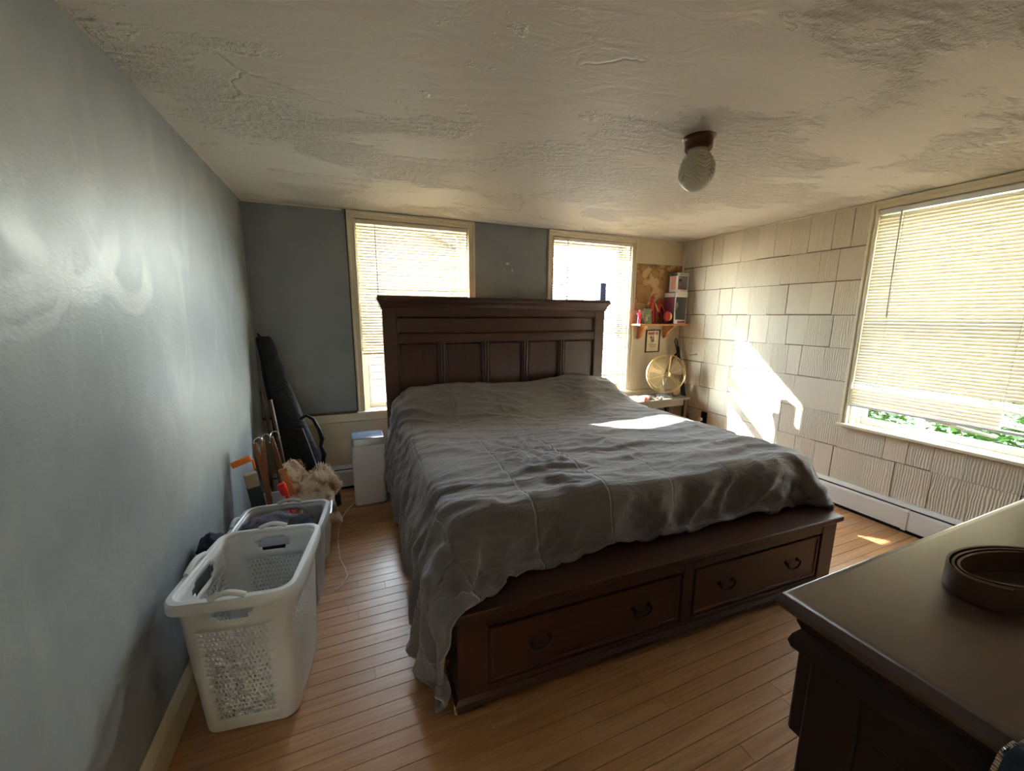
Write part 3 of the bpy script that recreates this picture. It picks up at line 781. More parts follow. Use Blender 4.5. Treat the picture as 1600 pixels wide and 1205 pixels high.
ul = me.uv_layers.new(name='UVMap')
uu = (Uc/Uc.max()).reshape(-1); vv = (Vc/Vc.max()).reshape(-1)
vi = np.empty(len(me.loops), dtype=np.int32); me.loops.foreach_get('vertex_index', vi)
ul.data.foreach_set('uv', np.stack([uu[vi], vv[vi]], -1).astype(np.float32).reshape(-1))
me.polygons.foreach_set('use_smooth', [True]*len(me.polygons)); me.materials.append(M('comforter_cloth'))
comforter = place('comforter', me, org); tag(comforter, 'rumpled charcoal grey quilted comforter spread over the bed', 'comforter')
md = comforter.modifiers.new('thick', 'SOLIDIFY'); md.thickness = 0.016; md.offset = 0.0
# ------------------------------------------------------------------ outside: ground and shrubs
t = NT('pavement'); t.col(t.mix(t.noise(t.pos(), 2, 5), (0.64, 0.61, 0.55), (0.74, 0.71, 0.64))); t.rough(0.9)
t = NT('grass_ground'); t.col(t.mix(t.noise(t.pos(), 6, 5), (0.035, 0.085, 0.010), (0.065, 0.13, 0.02))); t.rough(0.9)
struct(bx('ground', 'pavement', None, -30, 30, 0.3, 60, -0.75, -0.60, bev=0))
struct(bx('ground', 'grass_ground', None, 4.2, 14.0, -40, 0.299, -0.75, -0.60, bev=0))
struct(bx('ground', 'pavement', None, 14.0, 40, -40, 0.299, -0.75, -0.60, bev=0))
# neighbouring house seen through the left blind
plain('brown_siding', (0.045, 0.030, 0.019), 0.8, var=0.15, vs=3); plain('roof_shingle', (0.03, 0.027, 0.025), 0.9, var=0.2, vs=9); plain('dark_pane', (0.03, 0.035, 0.04), 0.1)
nh = thing('house', 'brown neighbouring house seen through the left blind', 'house', (0.2, 8.5, -0.6))
m = MB(); m.prism([(-4.6, -0.6), (4.2, -0.6), (4.2, 2.6), (-0.2, 4.6), (-4.6, 2.6)], 7.0, 10.0); m.build('wall', 'brown_siding', nh)
m = MB(); m.prism([(-5.0, 2.35), (-0.2, 4.55), (4.6, 2.35), (4.6, 2.55), (-0.2, 4.78), (-5.0, 2.55)], 6.7, 10.3); m.build('roof', 'roof_shingle', nh)
for k in range(16): bx('clapboard', 'brown_siding', nh, -4.6, 4.2, 6.965, 7.0, -0.4+k*0.18, -0.4+k*0.18+0.165, bev=0.005)
for x in (-2.0, 2.6):
    f = bx('window_frame', 'vinyl_white', nh, x-0.5, x+0.5, 6.93, 7.0, 0.5, 1.9, bev=0.01); bx('pane', 'dark_pane', f, x-0.42, x+0.42, 6.92, 6.935, 0.58, 1.82, bev=0)
def leafmat(name, c, tc):
    t = NT(name); oi = t.noise(t.pos(), 14, 2)
    tl = t.n('ShaderNodeBsdfTranslucent'); tl.inputs[0].default_value = (*tc, 1)
    t.col(t.mix(oi, tuple(x*0.6 for x in c), c)); t.rough(0.45)
    mx = t.n('ShaderNodeMixShader'); mx.inputs[0].default_value = 0.4
    t.l(t.b.outputs[0], mx.inputs[1]); t.l(tl.outputs[0], mx.inputs[2]); t.l(mx.outputs[0], t.out.inputs[0])
leafmat('leaf_green', (0.065, 0.17, 0.016), (0.12, 0.27, 0.02)); leafmat('leaf_yellow', (0.17, 0.19, 0.025), (0.26, 0.27, 0.03))
plain('stem_brown', (0.16, 0.11, 0.06), 0.8)
def shrub(label, c, rad, hgt, n, mat, seed):
    rs = random.Random(seed); r = thing('shrub', label, 'shrub', (c[0], c[1], -0.6), 'shrubs outside the right window')
    m = MB()
    for k in range(7):
        a = rs.uniform(0, 2*PI); e = Vector((c[0]+rad[0]*0.7*math.cos(a), c[1]+rad[1]*0.7*math.sin(a), -0.6+hgt*rs.uniform(0.7, 1.0)))
        m.tube([(c[0], c[1], -0.6), (Vector((c[0], c[1], -0.6))+e)/2+Vector((0, 0, 0.15)), e], [0.012, 0.008, 0.004], 5)
    m.build('stem', 'stem_brown', r)
    m = MB()
    for k in range(n):
        a = rs.uniform(0, 2*PI); q = math.sqrt(rs.random()); z = rs.random()
        wz = math.sqrt(max(0.05, 1-(2*z-1)**2)) if z > 0.5 else 1.0
        p = Vector((c[0]+rad[0]*q*wz*math.cos(a), c[1]+rad[1]*q*wz*math.sin(a), -0.55+hgt*z))
        s = rs.uniform(0.022, 0.045); R_ = Matrix.Rotation(rs.uniform(0, 2*PI), 3, 'Z') @ Matrix.Rotation(rs.uniform(-0.9, 0.9), 3, 'X') @ Matrix.Rotation(rs.uniform(-0.6, 0.6), 3, 'Y')
        vs = [m.bm.verts.new(p + R_ @ Vector(v)*s) for v in ((-1, 0, 0), (-0.2, -0.55, 0.08), (1.1, 0, -0.1), (-0.2, 0.55, 0.08), (0, 0, -0.1))]
        for f in ((0, 1, 4), (1, 2, 4), (2, 3, 4), (3, 0, 4), (0, 3, 2, 1)): m.bm.faces.new([vs[i] for i in f])
    stuff(m.build('foliage', mat, r, fix=False))
shrub('leafy bright green shrub outside the right window, left part of the gap', (5.15, -1.02, 0), (0.75, 0.44), 1.50, 6500, 'leaf_green', 1)
shrub('leafy bright green shrub outside the right window, middle of the gap', (5.25, -2.02, 0), (0.75, 0.46), 1.45, 6500, 'leaf_green', 2)
shrub('yellowish thin shrub outside the right window, right end of the gap', (5.2, -2.96, 0), (0.7, 0.40), 1.30, 3000, 'leaf_yellow', 3)

# ------------------------------------------------------------------ right window blind with broken slats
def r_blind():
    L, ztop, zbot, rz = 0.856, 2.036, 0.738, -PI/2
    loc = (W-0.006, (OPR[0]+OPR[1])/2); u_l = 0.272
    r = thing('venetian_blind', 'white closed venetian blind with broken lower slats on the right wall', 'blind', (loc[0], loc[1], zbot)); r.rotation_euler = (0, 0, rz)
    T = Matrix.Translation((loc[0], loc[1], 0)) @ Matrix.Rotation(rz, 4, 'Z')
    def lb(nm, mt, *a, bev=0.002):
        m = MB(); m.box(*a, bev=bev); m.bm.transform(T); return m.build(nm, mt, r)
    lb('headrail', 'vinyl_white', -L/2, L/2, -0.016, 0.014, ztop-0.030, ztop, bev=0.003)
    full = slat_mesh('slat', L-0.006, 'slat_white', 0.0255, 0.0030)
    sl = (u_l + L/2); short = slat_mesh('slat', sl, 'slat_white', 0.0255, 0.0030)
    stub = slat_mesh('slat', L/2-u_l, 'slat_white', 0.0255, 0.0030)
    tilt = math.radians(74); z = ztop-0.046; k = 0
    def put(me, u, zz, tl, ry=0.0, dy=0.0):
        rot = (Matrix.Rotation(rz, 4, 'Z') @ Matrix.Rotation(ry, 4, 'Y') @ Matrix.Rotation(tl, 4, 'X')).to_euler()
        place('slat', me, T @ Vector((u, dy, zz)), r, rot=rot)
    while z > zbot+0.020:
        tl = tilt + random.uniform(-0.03, 0.03)
        if z < zbot+0.145:
            q = int((z-zbot)/0.0212)
            put(short, -L/2+sl/2, z, tl)
            if q in (2, 5): put(stub, u_l+(L/2-u_l)/2, z-0.004, math.radians(20), 0.10, -0.004)
        elif z < zbot+0.18: put(full, 0, z-0.003, math.radians(25), 0.012)
        else: put(full, 0, z, tl)
        z -= 0.0205; k += 1
    put(slat_mesh('slat', 0.30, 'slat_white', 0.0255, 0.003), 0.115, zbot-0.010, math.radians(30), 0.115, -0.004)
    lb('bottom_rail', 'vinyl_white', -L/2-0.004, L/2, -0.013, 0.013, zbot, zbot+0.017, bev=0.003)
    for u in (-0.295, u_l):
        m = MB()
        for dy in (-0.0125, 0.0125): m.box(u-0.0012, u+0.0012, dy-0.001, dy+0.001, zbot+0.01, ztop-0.02)
        m.bm.transform(T); m.build('ladder_cord', 'cord_white', r)
    m = MB(); m.tube([(-0.305, -0.026, ztop-0.022), (-0.300, -0.030, ztop-0.35), (-0.292, -0.032, ztop-0.68)], 0.0038, 6)
    m.bm.transform(T); m.build('tilt_wand', 'grey_plastic', r, smooth=True)
r_blind()

# ------------------------------------------------------------------ baseboard heaters
def heater(label, a, b, axis, joints=()):
    """runs from a to b along the wall"""
    def fr(u, d, z): return (u, -d, z) if axis == 'x' else (W-d, u, z)
    r = thing('baseboard_heater', label, 'heater', fr((a+b)/2, 0.03, 0))
    def prof(nm, mat, pts, u0=a, u1=b):
        m = MB(); m.loft([[fr(u, d, z) for d, z in pts] for u in (u0, u1)]); return m.build(nm, mat, r)
    off = 0.012 if axis == 'x' else 0.001
    prof('back_plate', 'white_metal', [(off, 0.02), (off+0.004, 0.02), (off+0.004, 0.178), (off, 0.178)])
    prof('hood', 'white_metal', [(off, 0.178), (off, 0.186), (0.026, 0.183), (0.052, 0.172), (0.052, 0.166), (0.024, 0.177)])
    prof('core', 'black_gap', [(off+0.006, 0.03), (0.046, 0.03), (0.046, 0.150), (off+0.006, 0.165)])
    ed = [a] + list(joints) + [b]
    for u0, u1 in zip(ed, ed[1:]):
        prof('front_panel', 'white_metal', [(0.056, 0.026), (0.062, 0.026), (0.062, 0.142), (0.058, 0.152), (0.048, 0.156), (0.048, 0.152), (0.055, 0.148)], u0+0.002, u1-0.002)
    for j in joints: prof('joint_cover', 'white_metal', [(0.055, 0.022), (0.0655, 0.022), (0.0655, 0.145), (0.058, 0.158), (0.045, 0.158)], j-0.012, j+0.012)
    prof('kick_recess', 'black_gap', [(off, 0.0), (0.050, 0.0), (0.050, 0.024), (off, 0.024)])
heater('white baseboard heater along the wall under the guitar bag', 0.03, 3.78, 'x', (1.9,))
heater('white baseboard heater under the right window', -2.95, -0.075, 'y', (-2.06, -0.9))

# ------------------------------------------------------------------ ceiling light
cl = thing('ceiling_light', 'bronze ceiling light with a ruffled frosted glass globe', 'light fixture', (2.03, -1.865, H))
m = MB(); m.lathe([(0.066, H), (0.066, H-0.003), (0.060, H-0.007), (0.056, H-0.016), (0.055, H-0.040), (0.0555, H-0.046), (0.052, H-0.050), (0.03, H-0.050)], 2.03, -1.865, 40); m.build('canopy', 'bronze', cl, smooth=True)
t = NT('globe_glass'); t.col((0.66, 0.63, 0.54)); t.rough(0.3)
tl = t.n('ShaderNodeBsdfTranslucent'); tl.inputs[0].default_value = (0.75, 0.72, 0.62, 1)
mx = t.n('ShaderNodeMixShader'); mx.inputs[0].default_value = 0.35
t.l(t.b.outputs[0], mx.inputs[1]); t.l(tl.outputs[0], mx.inputs[2]); t.l(mx.outputs[0], t.out.inputs[0])
m = MB(); NU, NV = 96, 80
rings = []
for j in range(NV+1):
    v = j/NV; ring = []
    for i in range(NU):
        th = 2*PI*i/NU
        s = abs(math.sin(4*th))                      # eight scallops
        ph = (v*10.5 - 0.95*s) % 1.0
        z = 2.052 - 0.165*v
        rr = 0.0715*math.sqrt(max(0.0, 1-((v-0.50)/0.52)**2))*(0.93+0.10*v*(1-v)*2)
        if v < 0.06: rr = max(rr, 0.040)
        rr *= 1.0 + (0.12*(ph) - 0.05)*min(1, (1-v)*4)*min(1, v*8)
        ring.append((2.03+rr*math.cos(th), -1.865+rr*math.sin(th), z))
    rings.append(ring)
m.loft(rings); m.build('globe', 'globe_glass', cl, smooth=True, angle=50)

# ------------------------------------------------------------------ dresser
DX0, DX1, DY0, DY1, DZ = 1.252, 2.915, -3.395, -2.872, 0.90
dr = thing('dresser', 'dark glossy dresser in the right foreground', 'dresser', (2.08, -3.13, 0))
def slab(m, rings):
    m.loft([[(DX0+d, DY0+max(d, 0)*0.2, z), (DX1-d, DY0+max(d, 0)*0.2, z), (DX1-d, DY1-d, z), (DX0+d, DY1-d, z)] for d, z in rings])
m = MB(); slab(m, [(0.020, 0.866), (0.008, 0.868), (0.002, 0.874), (0.0, 0.881), (0.001, 0.888), (0.006, 0.894), (0.007, 0.897), (0.012, 0.8995), (0.020, DZ)])
top = m.build('dresser_top', 'dresser_wood_lit', dr, smooth=True, angle=50)
m = MB(); slab(m, [(0.030, 0.866), (0.026, 0.862), (0.024, 0.852), (0.030, 0.838), (0.022, 0.826), (0.018, 0.812), (0.022, 0.800), (0.034, 0.796), (0.036, 0.785), (0.044, 0.782), (0.06, 0.782)])
m.build('frieze', 'dresser_wood', dr, smooth=True, angle=50)
BX_, BY_ = DX0+0.045, DY1-0.042
body = bx('body', 'dresser_wood', dr, BX_+0.008, DX1-0.053, DY0+0.02, BY_-0.02, 0.06, 0.79, bev=0.002)
for y0, y1 in ((BY_-0.075, BY_), (DY0+0.01, DY0+0.085)): bx('corner_stile', 'dresser_wood', dr, BX_, BX_+0.03, y0, y1, 0.0, 0.79, bev=0.004)
bx('side_rail', 'dresser_wood', dr, BX_, BX_+0.02, DY0+0.085, BY_-0.075, 0.72, 0.79, bev=0.003)
bx('side_rail', 'dresser_wood', dr, BX_, BX_+0.02, DY0+0.085, BY_-0.075, 0.05, 0.13, bev=0.003)
bx('corner_stile', 'dresser_wood', dr, DX1-0.08, DX1-0.045, BY_-0.075, BY_, 0.0, 0.79, bev=0.004)
for ci in range(2):
    x0 = BX_+0.018 + ci*0.785; x1 = x0 + 0.770
    for rr_, (z0, z1) in enumerate(((0.602, 0.775), (0.345, 0.588), (0.085, 0.331))):
        pr = 0.030 if (ci == 0 and rr_ == 0) else 0.004
        d = bx('drawer', 'dresser_wood', dr, x0, x1, BY_-0.03, BY_+pr, z0, z1, bev=0.005)
        for hx in (x0+0.17, x1-0.17):
            m = MB(); m.lathe([(0.008, 0), (0.008, 0.006), (0.018, 0.014), (0.016, 0.024), (0.0, 0.026)], n=16, mat=Matrix.Translation((hx, BY_+pr, (z0+z1)/2)) @ Matrix.Rotation(-PI/2, 4, 'X'))
            m.build('drawer_knob', 'dark_metal', d, smooth=True)
bx('plinth', 'dresser_wood', dr, BX_+0.006, DX1-0.051, DY0+0.03, BY_-0.01, 0.0, 0.07, bev=0.004)
# coiled leather belt
t = NT('belt_leather'); t.col(t.mix(t.noise(t.pos(), 60, 4), (0.045, 0.019, 0.011), (0.095, 0.042, 0.024))); t.rough(0.48); t.bump(t.noise(t.pos(), 220, 3), 0.2, 0.001)
belt = thing('belt', 'brown leather belt coiled on the dresser top', 'belt', (1.635, -3.03, DZ))
def coil(tt):
    ang = tt*2*PI; g = 0.0075*tt
    a, b = 0.125-g*1.0, 0.062-g*0.9
    x, y = -a*math.cos(ang), b*math.sin(ang)
    ca, sa = math.cos(-0.25), math.sin(-0.25)
    return Vector((1.635+x*ca-y*sa, -3.028+x*sa+y*ca, 0))
m = MB(); N = 170; hb = 0.040; th = 0.0018
rings = []
for i in range(N+1):
    tt = -0.12 + 2.75*i/N; p = coil(tt); d = (coil(tt+0.002)-coil(tt-0.002)).normalized(); nr = Vector((d.y, -d.x, 0))
    z0 = DZ+0.0005 + 0.0015*math.sin(tt*5)+0.0015
    rings.append([p+nr*th+Vector((0, 0, z0)), p+nr*th*1.15+Vector((0, 0, z0+hb*0.5)), p+nr*th+Vector((0, 0, z0+hb)), p-nr*th+Vector((0, 0, z0+hb)), p-nr*th+Vector((0, 0, z0))])
m.loft(rings); m.build('strap', 'belt_leather', belt, smooth=True, angle=35)
m = MB(); q = coil(2.63); 
m.tube([q+Vector((0.0, 0.004, DZ+0.008)), q+Vector((0.0, 0.004, DZ+0.030)), q+Vector((0.045, -0.004, DZ+0.030)), q+Vector((0.045, -0.004, DZ+0.008))], 0.0022, 6, closed=True)
m.tube([q+Vector((0.0, 0.006, DZ+0.030)), q+Vector((0.05, -0.006, DZ+0.024))], 0.0022, 6); m.build('buckle', 'chrome', belt, smooth=True)
# denim garment over the dresser edge
t = NT('denim'); wv = t.wave(t.pos((1, 1, 1), rot=(0.6, 0, 0.5)), 260, 0.5, 1, 1); t.col(t.mix(wv, (0.012, 0.020, 0.038), (0.030, 0.046, 0.078))); t.rough(0.9); t.bump(t.noise(t.pos(), 40, 4), 0.4, 0.004)
den = thing('denim_jacket', 'dark blue denim jacket with a zipper hanging over the dresser edge', 'jacket', (1.24, -3.24, 0.55))
def dpt(u, v, lift=0.0):
    y = -3.128 - 0.012*math.sin(v*5) - 0.25*u - 0.03*max(0, 0.45-v)
    s = v*0.52
    if s < 0.20: x, z = 1.430-s, DZ+0.006+lift+0.006*math.sin(u*9+s*30)
    elif s < 0.235: a = (s-0.20)/0.035*PI/2; x, z = 1.230+0.010*(1-math.sin(a))-0.002, DZ+0.006-0.012*(1-math.cos(a))+lift*(1-a/1.6)
    else: x, z = 1.228-lift-0.012*math.sin(u*8)*(s-0.235)*3, DZ-0.006-(s-0.235)
    return Vector((x, y, z))
m = MB(); m.grid(lambda u, v: dpt(u, v), 16, 40); den_c = m.build('cloth', 'denim', den, smooth=True)
md = den_c.modifiers.new('thick', 'SOLIDIFY'); md.thickness = 0.006; md.offset = 0
m = MB()
for k in range(120):
    p = dpt(-0.008, 0.05+0.0078*k, 0.002); q = dpt(-0.008, 0.054+0.0078*k, 0.002)
    m.box(-0.0012, 0.0012, -0.0022, 0.0022, -0.0007, 0.0007, mat=Matrix.Translation((p+q)/2) @ (q-p).to_track_quat('Z', 'Y').to_matrix().to_4x4())
stuff(m.build('zipper_teeth', 'chrome', den))
# ------------------------------------------------------------------ laundry baskets
def basket(label, c, rz, base, rim, h, mat, group=None, holes=True, name='laundry_basket'):
    """base, rim: (half width, half length); real perforations, hand holes in the four sides"""
    r = thing(name, label, 'basket', (c[0], c[1], 0), group); r.rotation_euler = (0, 0, rz)
    T = Matrix.Translation((c[0], c[1], 0)) @ Matrix.Rotation(rz, 4, 'Z')
    rc = 0.045
    def P3(side, s, v):
        """side 0..3, s in [-1,1] along the straight part, v height 0..1"""
        a = base[0]+(rim[0]-base[0])*v; b = base[1]+(rim[1]-base[1])*v; z = 0.006+(h-0.006)*v
        bow = 0.010*math.sin(PI*min(1, v*1.0))
        k = 1-s*s
        if side == 0: return Vector(((a-rc)*s, -b-bow*k, z))
        if side == 1: return Vector((a+bow*k, (b-rc)*s, z))
        if side == 2: return Vector((-(a-rc)*s, b+bow*k, z))
        return Vector((-a-bow*k, -(b-rc)*s, z))
    m = MB(); bm = m.bm
    cache = {}
    def vert(p):
        k = (round(p.x, 5), round(p.y, 5), round(p.z, 5))
        if k not in cache: cache[k] = bm.verts.new(p)
        return cache[k]
    def face(pts):
        vs = []
        for p in pts:
            v = vert(p)
            if v not in vs: vs.append(v)
        if len(vs) > 2:
            try: bm.faces.new(vs)
            except ValueError: pass
    for side in range(4):
        ln = (base[0] if side in (0, 2) else base[1])*2
        nc = max(8, int(ln/0.0185)); nr = int(h*0.70/0.0185)
        cols = [-1+2*i/(nc+2) for i in range(nc+3)]
        v0, v1 = 0.10, 0.78
        rowsv = [v0+(v1-v0)*j/nr for j in range(nr+1)]
        for j in range(nr):
            va, vb = rowsv[j], rowsv[j+1]
            st = 0.5*(cols[1]-cols[0]) if j % 2 else 0.0
            xs = [-1, cols[1]+st-0.0] + [cols[i]+st for i in range(2, nc+1)] + [1]
            xs = [-1] + [cols[i]+st for i in range(1, nc+1)] + [1]
            for i in range(len(xs)-1):
                sa, sb = xs[i], xs[i+1]
                q = [P3(side, sa, va), P3(side, sb, va), P3(side, sb, vb), P3(side, sa, vb)]
                if holes and 0 < i < len(xs)-2:
                    cs, cv = (sa+sb)/2, (va+vb)/2; hs, hv = (sb-sa)*0.27, (vb-va)*0.29
                    oct_ = [P3(side, cs+hs*math.cos(PI/8+PI/4*k), cv+hv*math.sin(PI/8+PI/4*k)) for k in range(8)]
                    # corners: 0=(+,+ lower angle) order: 22.5,67.5,112.5,157.5,202.5,247.5,292.5,337.5
                    face([q[2], oct_[1], oct_[0]]); face([q[2], q[3], oct_[2], oct_[1]]); face([q[3], oct_[3], oct_[2]]); face([q[3], q[0], oct_[4], oct_[3]])
                    face([q[0], oct_[5], oct_[4]]); face([q[0], q[1], oct_[6], oct_[5]]); face([q[1], oct_[7], oct_[6]]); face([q[1], q[2], oct_[0], oct_[7]])
                else: face(q)
        # plain band below and upper band with a hand hole
        N = 16
        def band(va, vb, cut=None):
            for i in range(N):
                sa, sb = -1+2*i/N, -1+2*(i+1)/N
                if cut and cut[0] <= sa and sb <= cut[1]: continue
                face([P3(side, sa, va), P3(side, sb, va), P3(side, sb, vb), P3(side, sa, vb)])
        band(0.0, 0.05); band(0.05, v0); band(v1, 0.845)
        cut = (-0.5, 0.5)
        band(0.845, 0.875, (-0.375, 0.375)); band(0.875, 0.925, cut); band(0.925, 0.95, (-0.375, 0.375)); band(0.95, 1.0)
        # rounded corner to the next side
        nxt = (side+1) % 4; K = 6
        vv = [0, 0.05, v0] + rowsv[1:] + [0.845, 0.875, 0.925, 0.95, 1.0]
        for va, vb in zip(vv, vv[1:]):
            def cor(v, k):
                A = P3(side, 1, v); B = P3(nxt, -1, v)
                cx_ = B.x if side in (0, 2) else A.x; cy_ = A.y if side in (0, 2) else B.y
                C_ = Vector((A.x if side in (0, 2) else B.x, B.y if side in (0, 2) else A.y, A.z))
                th = k/K*PI/2
                return C_ + (A-C_)*math.cos(th) + (B-C_)*math.sin(th)
            for k in range(K): face([cor(va, k), cor(va, k+1), cor(vb, k+1), cor(vb, k)])
    # bottom
    ring = []
    def outline(v, out=0.0, dz=0.0):
        pts = []
        for side in range(4):
            for i in range(17): pts.append(P3(side, -1+2*i/16, v))
            nxt = (side+1) % 4
            A = P3(side, 1, v); B = P3(nxt, -1, v)
            C_ = Vector((A.x if side in (0, 2) else B.x, B.y if side in (0, 2) else A.y, A.z))
            for k in range(1, 6): pts.append(C_ + (A-C_)*math.cos(k/6*PI/2) + (B-C_)*math.sin(k/6*PI/2))
        if out or dz:
            res = []
            for p in pts:
                d = Vector((p.x/ max(0.01, rim[0]), p.y/max(0.01, rim[1]), 0)); 
                if d.length > 0: d.normalize()
                res.append(p + d*out + Vector((0, 0, dz)))
            pts = res
        return pts
    bot = outline(0.0)
    face(list(reversed(bot)))
    bmesh.ops.recalc_face_normals(bm, faces=bm.faces)
    bm.transform(T); body = m.build('basket_body', mat, r, smooth=True, fix=False)
    md = body.modifiers.new('thick', 'SOLIDIFY'); md.thickness = 0.0028; md.offset = 0
    m = MB()
    rg = [outline(0.995, 0.001), outline(0.995, 0.001, 0.008), outline(0.995, 0.006, 0.013), outline(0.995, 0.022, 0.011), outline(0.995, 0.027, 0.004), outline(0.995, 0.028, -0.022), outline(0.995, 0.0245, -0.022), outline(0.995, 0.0235, 0.002), outline(0.995, 0.005, 0.007), outline(0.995, 0.004, -0.002)]
    m.loft(rg + [rg[0]], cap=False); m.bm.transform(T); m.build('rim', mat, r, smooth=True)
    for side in (0, 2, 3):
        m = MB(); pts = []
        for i in range(15):
            s = -0.42+0.84*i/14; p = P3(side, s, 1.0); d = Vector((p.x, p.y, 0)).normalized()
            nrm = {0: Vector((0, -1, 0)), 2: Vector((0, 1, 0)), 3: Vector((-1, 0, 0))}[side]
            pts.append(p + nrm*0.015 + Vector((0, 0, 0.012+0.014*math.cos(s/0.42*PI/2))))
        m.tube(pts, 0.0085, 8); m.bm.transform(T); m.build('hand_grip', mat, r, smooth=True)
    return r
basket('tall white perforated laundry basket, empty, against the grey wall', (0.250, -1.745), math.radians(-8.5), (0.140, 0.165), (0.160, 0.192), 0.505, 'white_plastic')
basket('grey laundry basket full of dark clothes behind the white one', (0.262, -1.262), math.radians(-6), (0.145, 0.120), (0.172, 0.150), 0.405, 'grey_plastic', name='laundry_basket')
plain('navy_cloth', (0.020, 0.020, 0.042), 0.9, var=0.5, vs=18, bump=0.6, bs=26)
plain('violet_cloth', (0.085, 0.075, 0.105), 0.9, var=0.4, vs=16, bump=0.6, bs=26)
def clothes(label, c, sz, mat, seed, rz=0.0, grp='clothes in the grey basket'):
    m = MB(); vs = m.sphere((0, 0, 0), 1.0, 40, 26)
    for v in vs:
        n_ = noise.fractal(v.co*2.3+Vector((seed, 0, 0)), 1.0, 2.0, 3); rg = abs(noise.noise(v.co*4.0+Vector((0, seed, 0))))
        v.co = v.co*(1+0.20*n_-0.16*rg); v.co = Vector((v.co.x*sz[0], v.co.y*sz[1], v.co.z*sz[2]))
    m.bm.transform(Matrix.Translation(c) @ Matrix.Rotation(rz, 4, 'Z'))
    return tag(m.build('crumpled_garment', mat, None, smooth=True, angle=180), label, 'clothes', grp)
clothes('crumpled dark navy garment filling the grey laundry basket', (0.265, -1.27, 0.335), (0.145, 0.115, 0.085), 'navy_cloth', 3)
clothes('crumpled dull violet garment on the clothes in the grey basket', (0.225, -1.30, 0.415), (0.105, 0.075, 0.040), 'violet_cloth', 8, 0.3)
clothes('small black garment wedged between the baskets and the grey wall', (0.060, -1.50, 0.46), (0.045, 0.075, 0.045), 'navy_cloth', 5, 0.1, 'clothes by the wall')

# ------------------------------------------------------------------ grey storage bin with things standing in it
sb = thing('storage_bin', 'pale grey plastic storage bin under the fur hide', 'bin', (0.26, -0.80, 0))
def rrect(x0, x1, y0, y1, r, z, n=5):
    pts = []
    for cx_, cy_, a0 in ((x1-r, y1-r, 0), (x0+r, y1-r, PI/2), (x0+r, y0+r, PI), (x1-r, y0+r, 1.5*PI)):
        for k in range(n+1): a = a0+k/n*PI/2; pts.append((cx_+r*math.cos(a), cy_+r*math.sin(a), z))
    return pts
m = MB(); R0 = lambda d, z: rrect(0.055-d, 0.455+d, -1.015-d, -0.585+d, 0.035, z)
m.loft([R0(-0.025, 0.002), R0(-0.005, 0.26), R0(-0.008, 0.26), R0(-0.028, 0.006)], cap=True); m.build('bin_body', 'pale_plastic', sb, smooth=True)
m = MB(); m.loft([R0(-0.009, 0.258), R0(0.006, 0.258), R0(0.006, 0.275), R0(-0.002, 0.279), R0(-0.009, 0.275), R0(-0.009, 0.258)], cap=False); m.build('bin_rim', 'pale_plastic', sb, smooth=True)
plain('orange_plastic', (0.85, 0.20, 0.02), 0.4); plain('red_plastic', (0.85, 0.03, 0.02), 0.35); plain('tan_paper', (0.52, 0.40, 0.28), 0.8, var=0.25, vs=40)
plain('dark_green_black', (0.016, 0.022, 0.022), 0.45)
def hanger(label, base, top, col, seed):
    rs = random.Random(seed)
    r = thing('wooden_hanger', label, 'hanger', base, 'wooden hangers standing in the storage bin')
    b, t_ = Vector(base), Vector(top); d = (t_-b); s_ = Vector((0.35, -0.93, 0)).normalized()
    m = MB(); rings = []
    w_ = d.cross(s_).normalized()
    for i in range(13):
        k = i/12; p = b + d*k + w_*0.020*math.sin(k*PI)*(1 if seed % 2 else -1)
        hw = 0.017*(1-0.35*k); ht = 0.0062
        rings.append([p+w_*hw*math.cos(a)+s_*ht*math.sin(a) for a in [2*PI*q/10 for q in range(10)]])
    m.loft(rings); m.build('wooden_arm', col, r, smooth=True, angle=60)
    m = MB(); pts = []
    for i in range(15):
        a = PI*1.15*i/14; pts.append(t_ + Vector((0.020-0.020*math.cos(a), -0.006, 0.008+0.022*math.sin(a))))
    pts = [t_ - Vector((0, 0, 0.03))] + pts; pts.append(pts[-1]-Vector((0.002, 0, 0.020)))
    m.tube(pts, 0.0030, 7); m.build('steel_hook', 'chrome', r, smooth=True)
    return r
hanger('wooden hanger with an orange tip, leftmost of the upright hangers', (0.150, -0.86, 0.010), (0.095, -0.80, 0.660), 'hanger_wood', 1)
hanger('wooden hanger with a steel hook, second from the left', (0.185, -0.84, 0.010), (0.132, -0.79, 0.675), 'hanger_wood', 2)
hanger('wooden hanger with a steel hook, nearest the guitar bag', (0.235, -0.82, 0.010), (0.172, -0.77, 0.680), 'hanger_wood', 3)
m = MB(); m.box(-0.016, 0.016, -0.006, 0.006, -0.08, 0.08, bev=0.003, mat=Matrix.Translation((0.245, -0.86, 0.43)) @ Matrix.Rotation(-0.25, 4, 'Y'))
m.box(-0.022, 0.022, -0.008, 0.008, 0.068, 0.088, bev=0.003, mat=Matrix.Translation((0.245, -0.86, 0.43)) @ Matrix.Rotation(-0.25, 4, 'Y'))
tag(m.build('wooden_peg', 'pine_wood', None), 'short pale wooden peg above the red cap in the bin', 'peg')
bk = thing('binder', 'black binder with a frayed tan top standing in the bin', 'binder', (0.115, -0.90, 0.08))
BM = Matrix.Translation((0.112, -0.93, 0.335)) @ Matrix.Rotation(-0.12, 4, 'Y') @ Matrix.Rotation(0.3, 4, 'Z')
m = MB(); m.box(-0.032, 0.032, -0.022, 0.022, -0.20, 0.13, bev=0.003, mat=BM); m.build('cover', 'dark_green_black', bk)
m = MB(); m.box(-0.028, 0.028, -0.018, 0.018, 0.12, 0.205, bev=0.004, mat=BM)
for v in m.bm.verts: v.co += Vector((random.uniform(-1, 1), random.uniform(-1, 1), random.uniform(-1, 1)))*0.003
m.build('frayed_paper', 'tan_paper', bk)
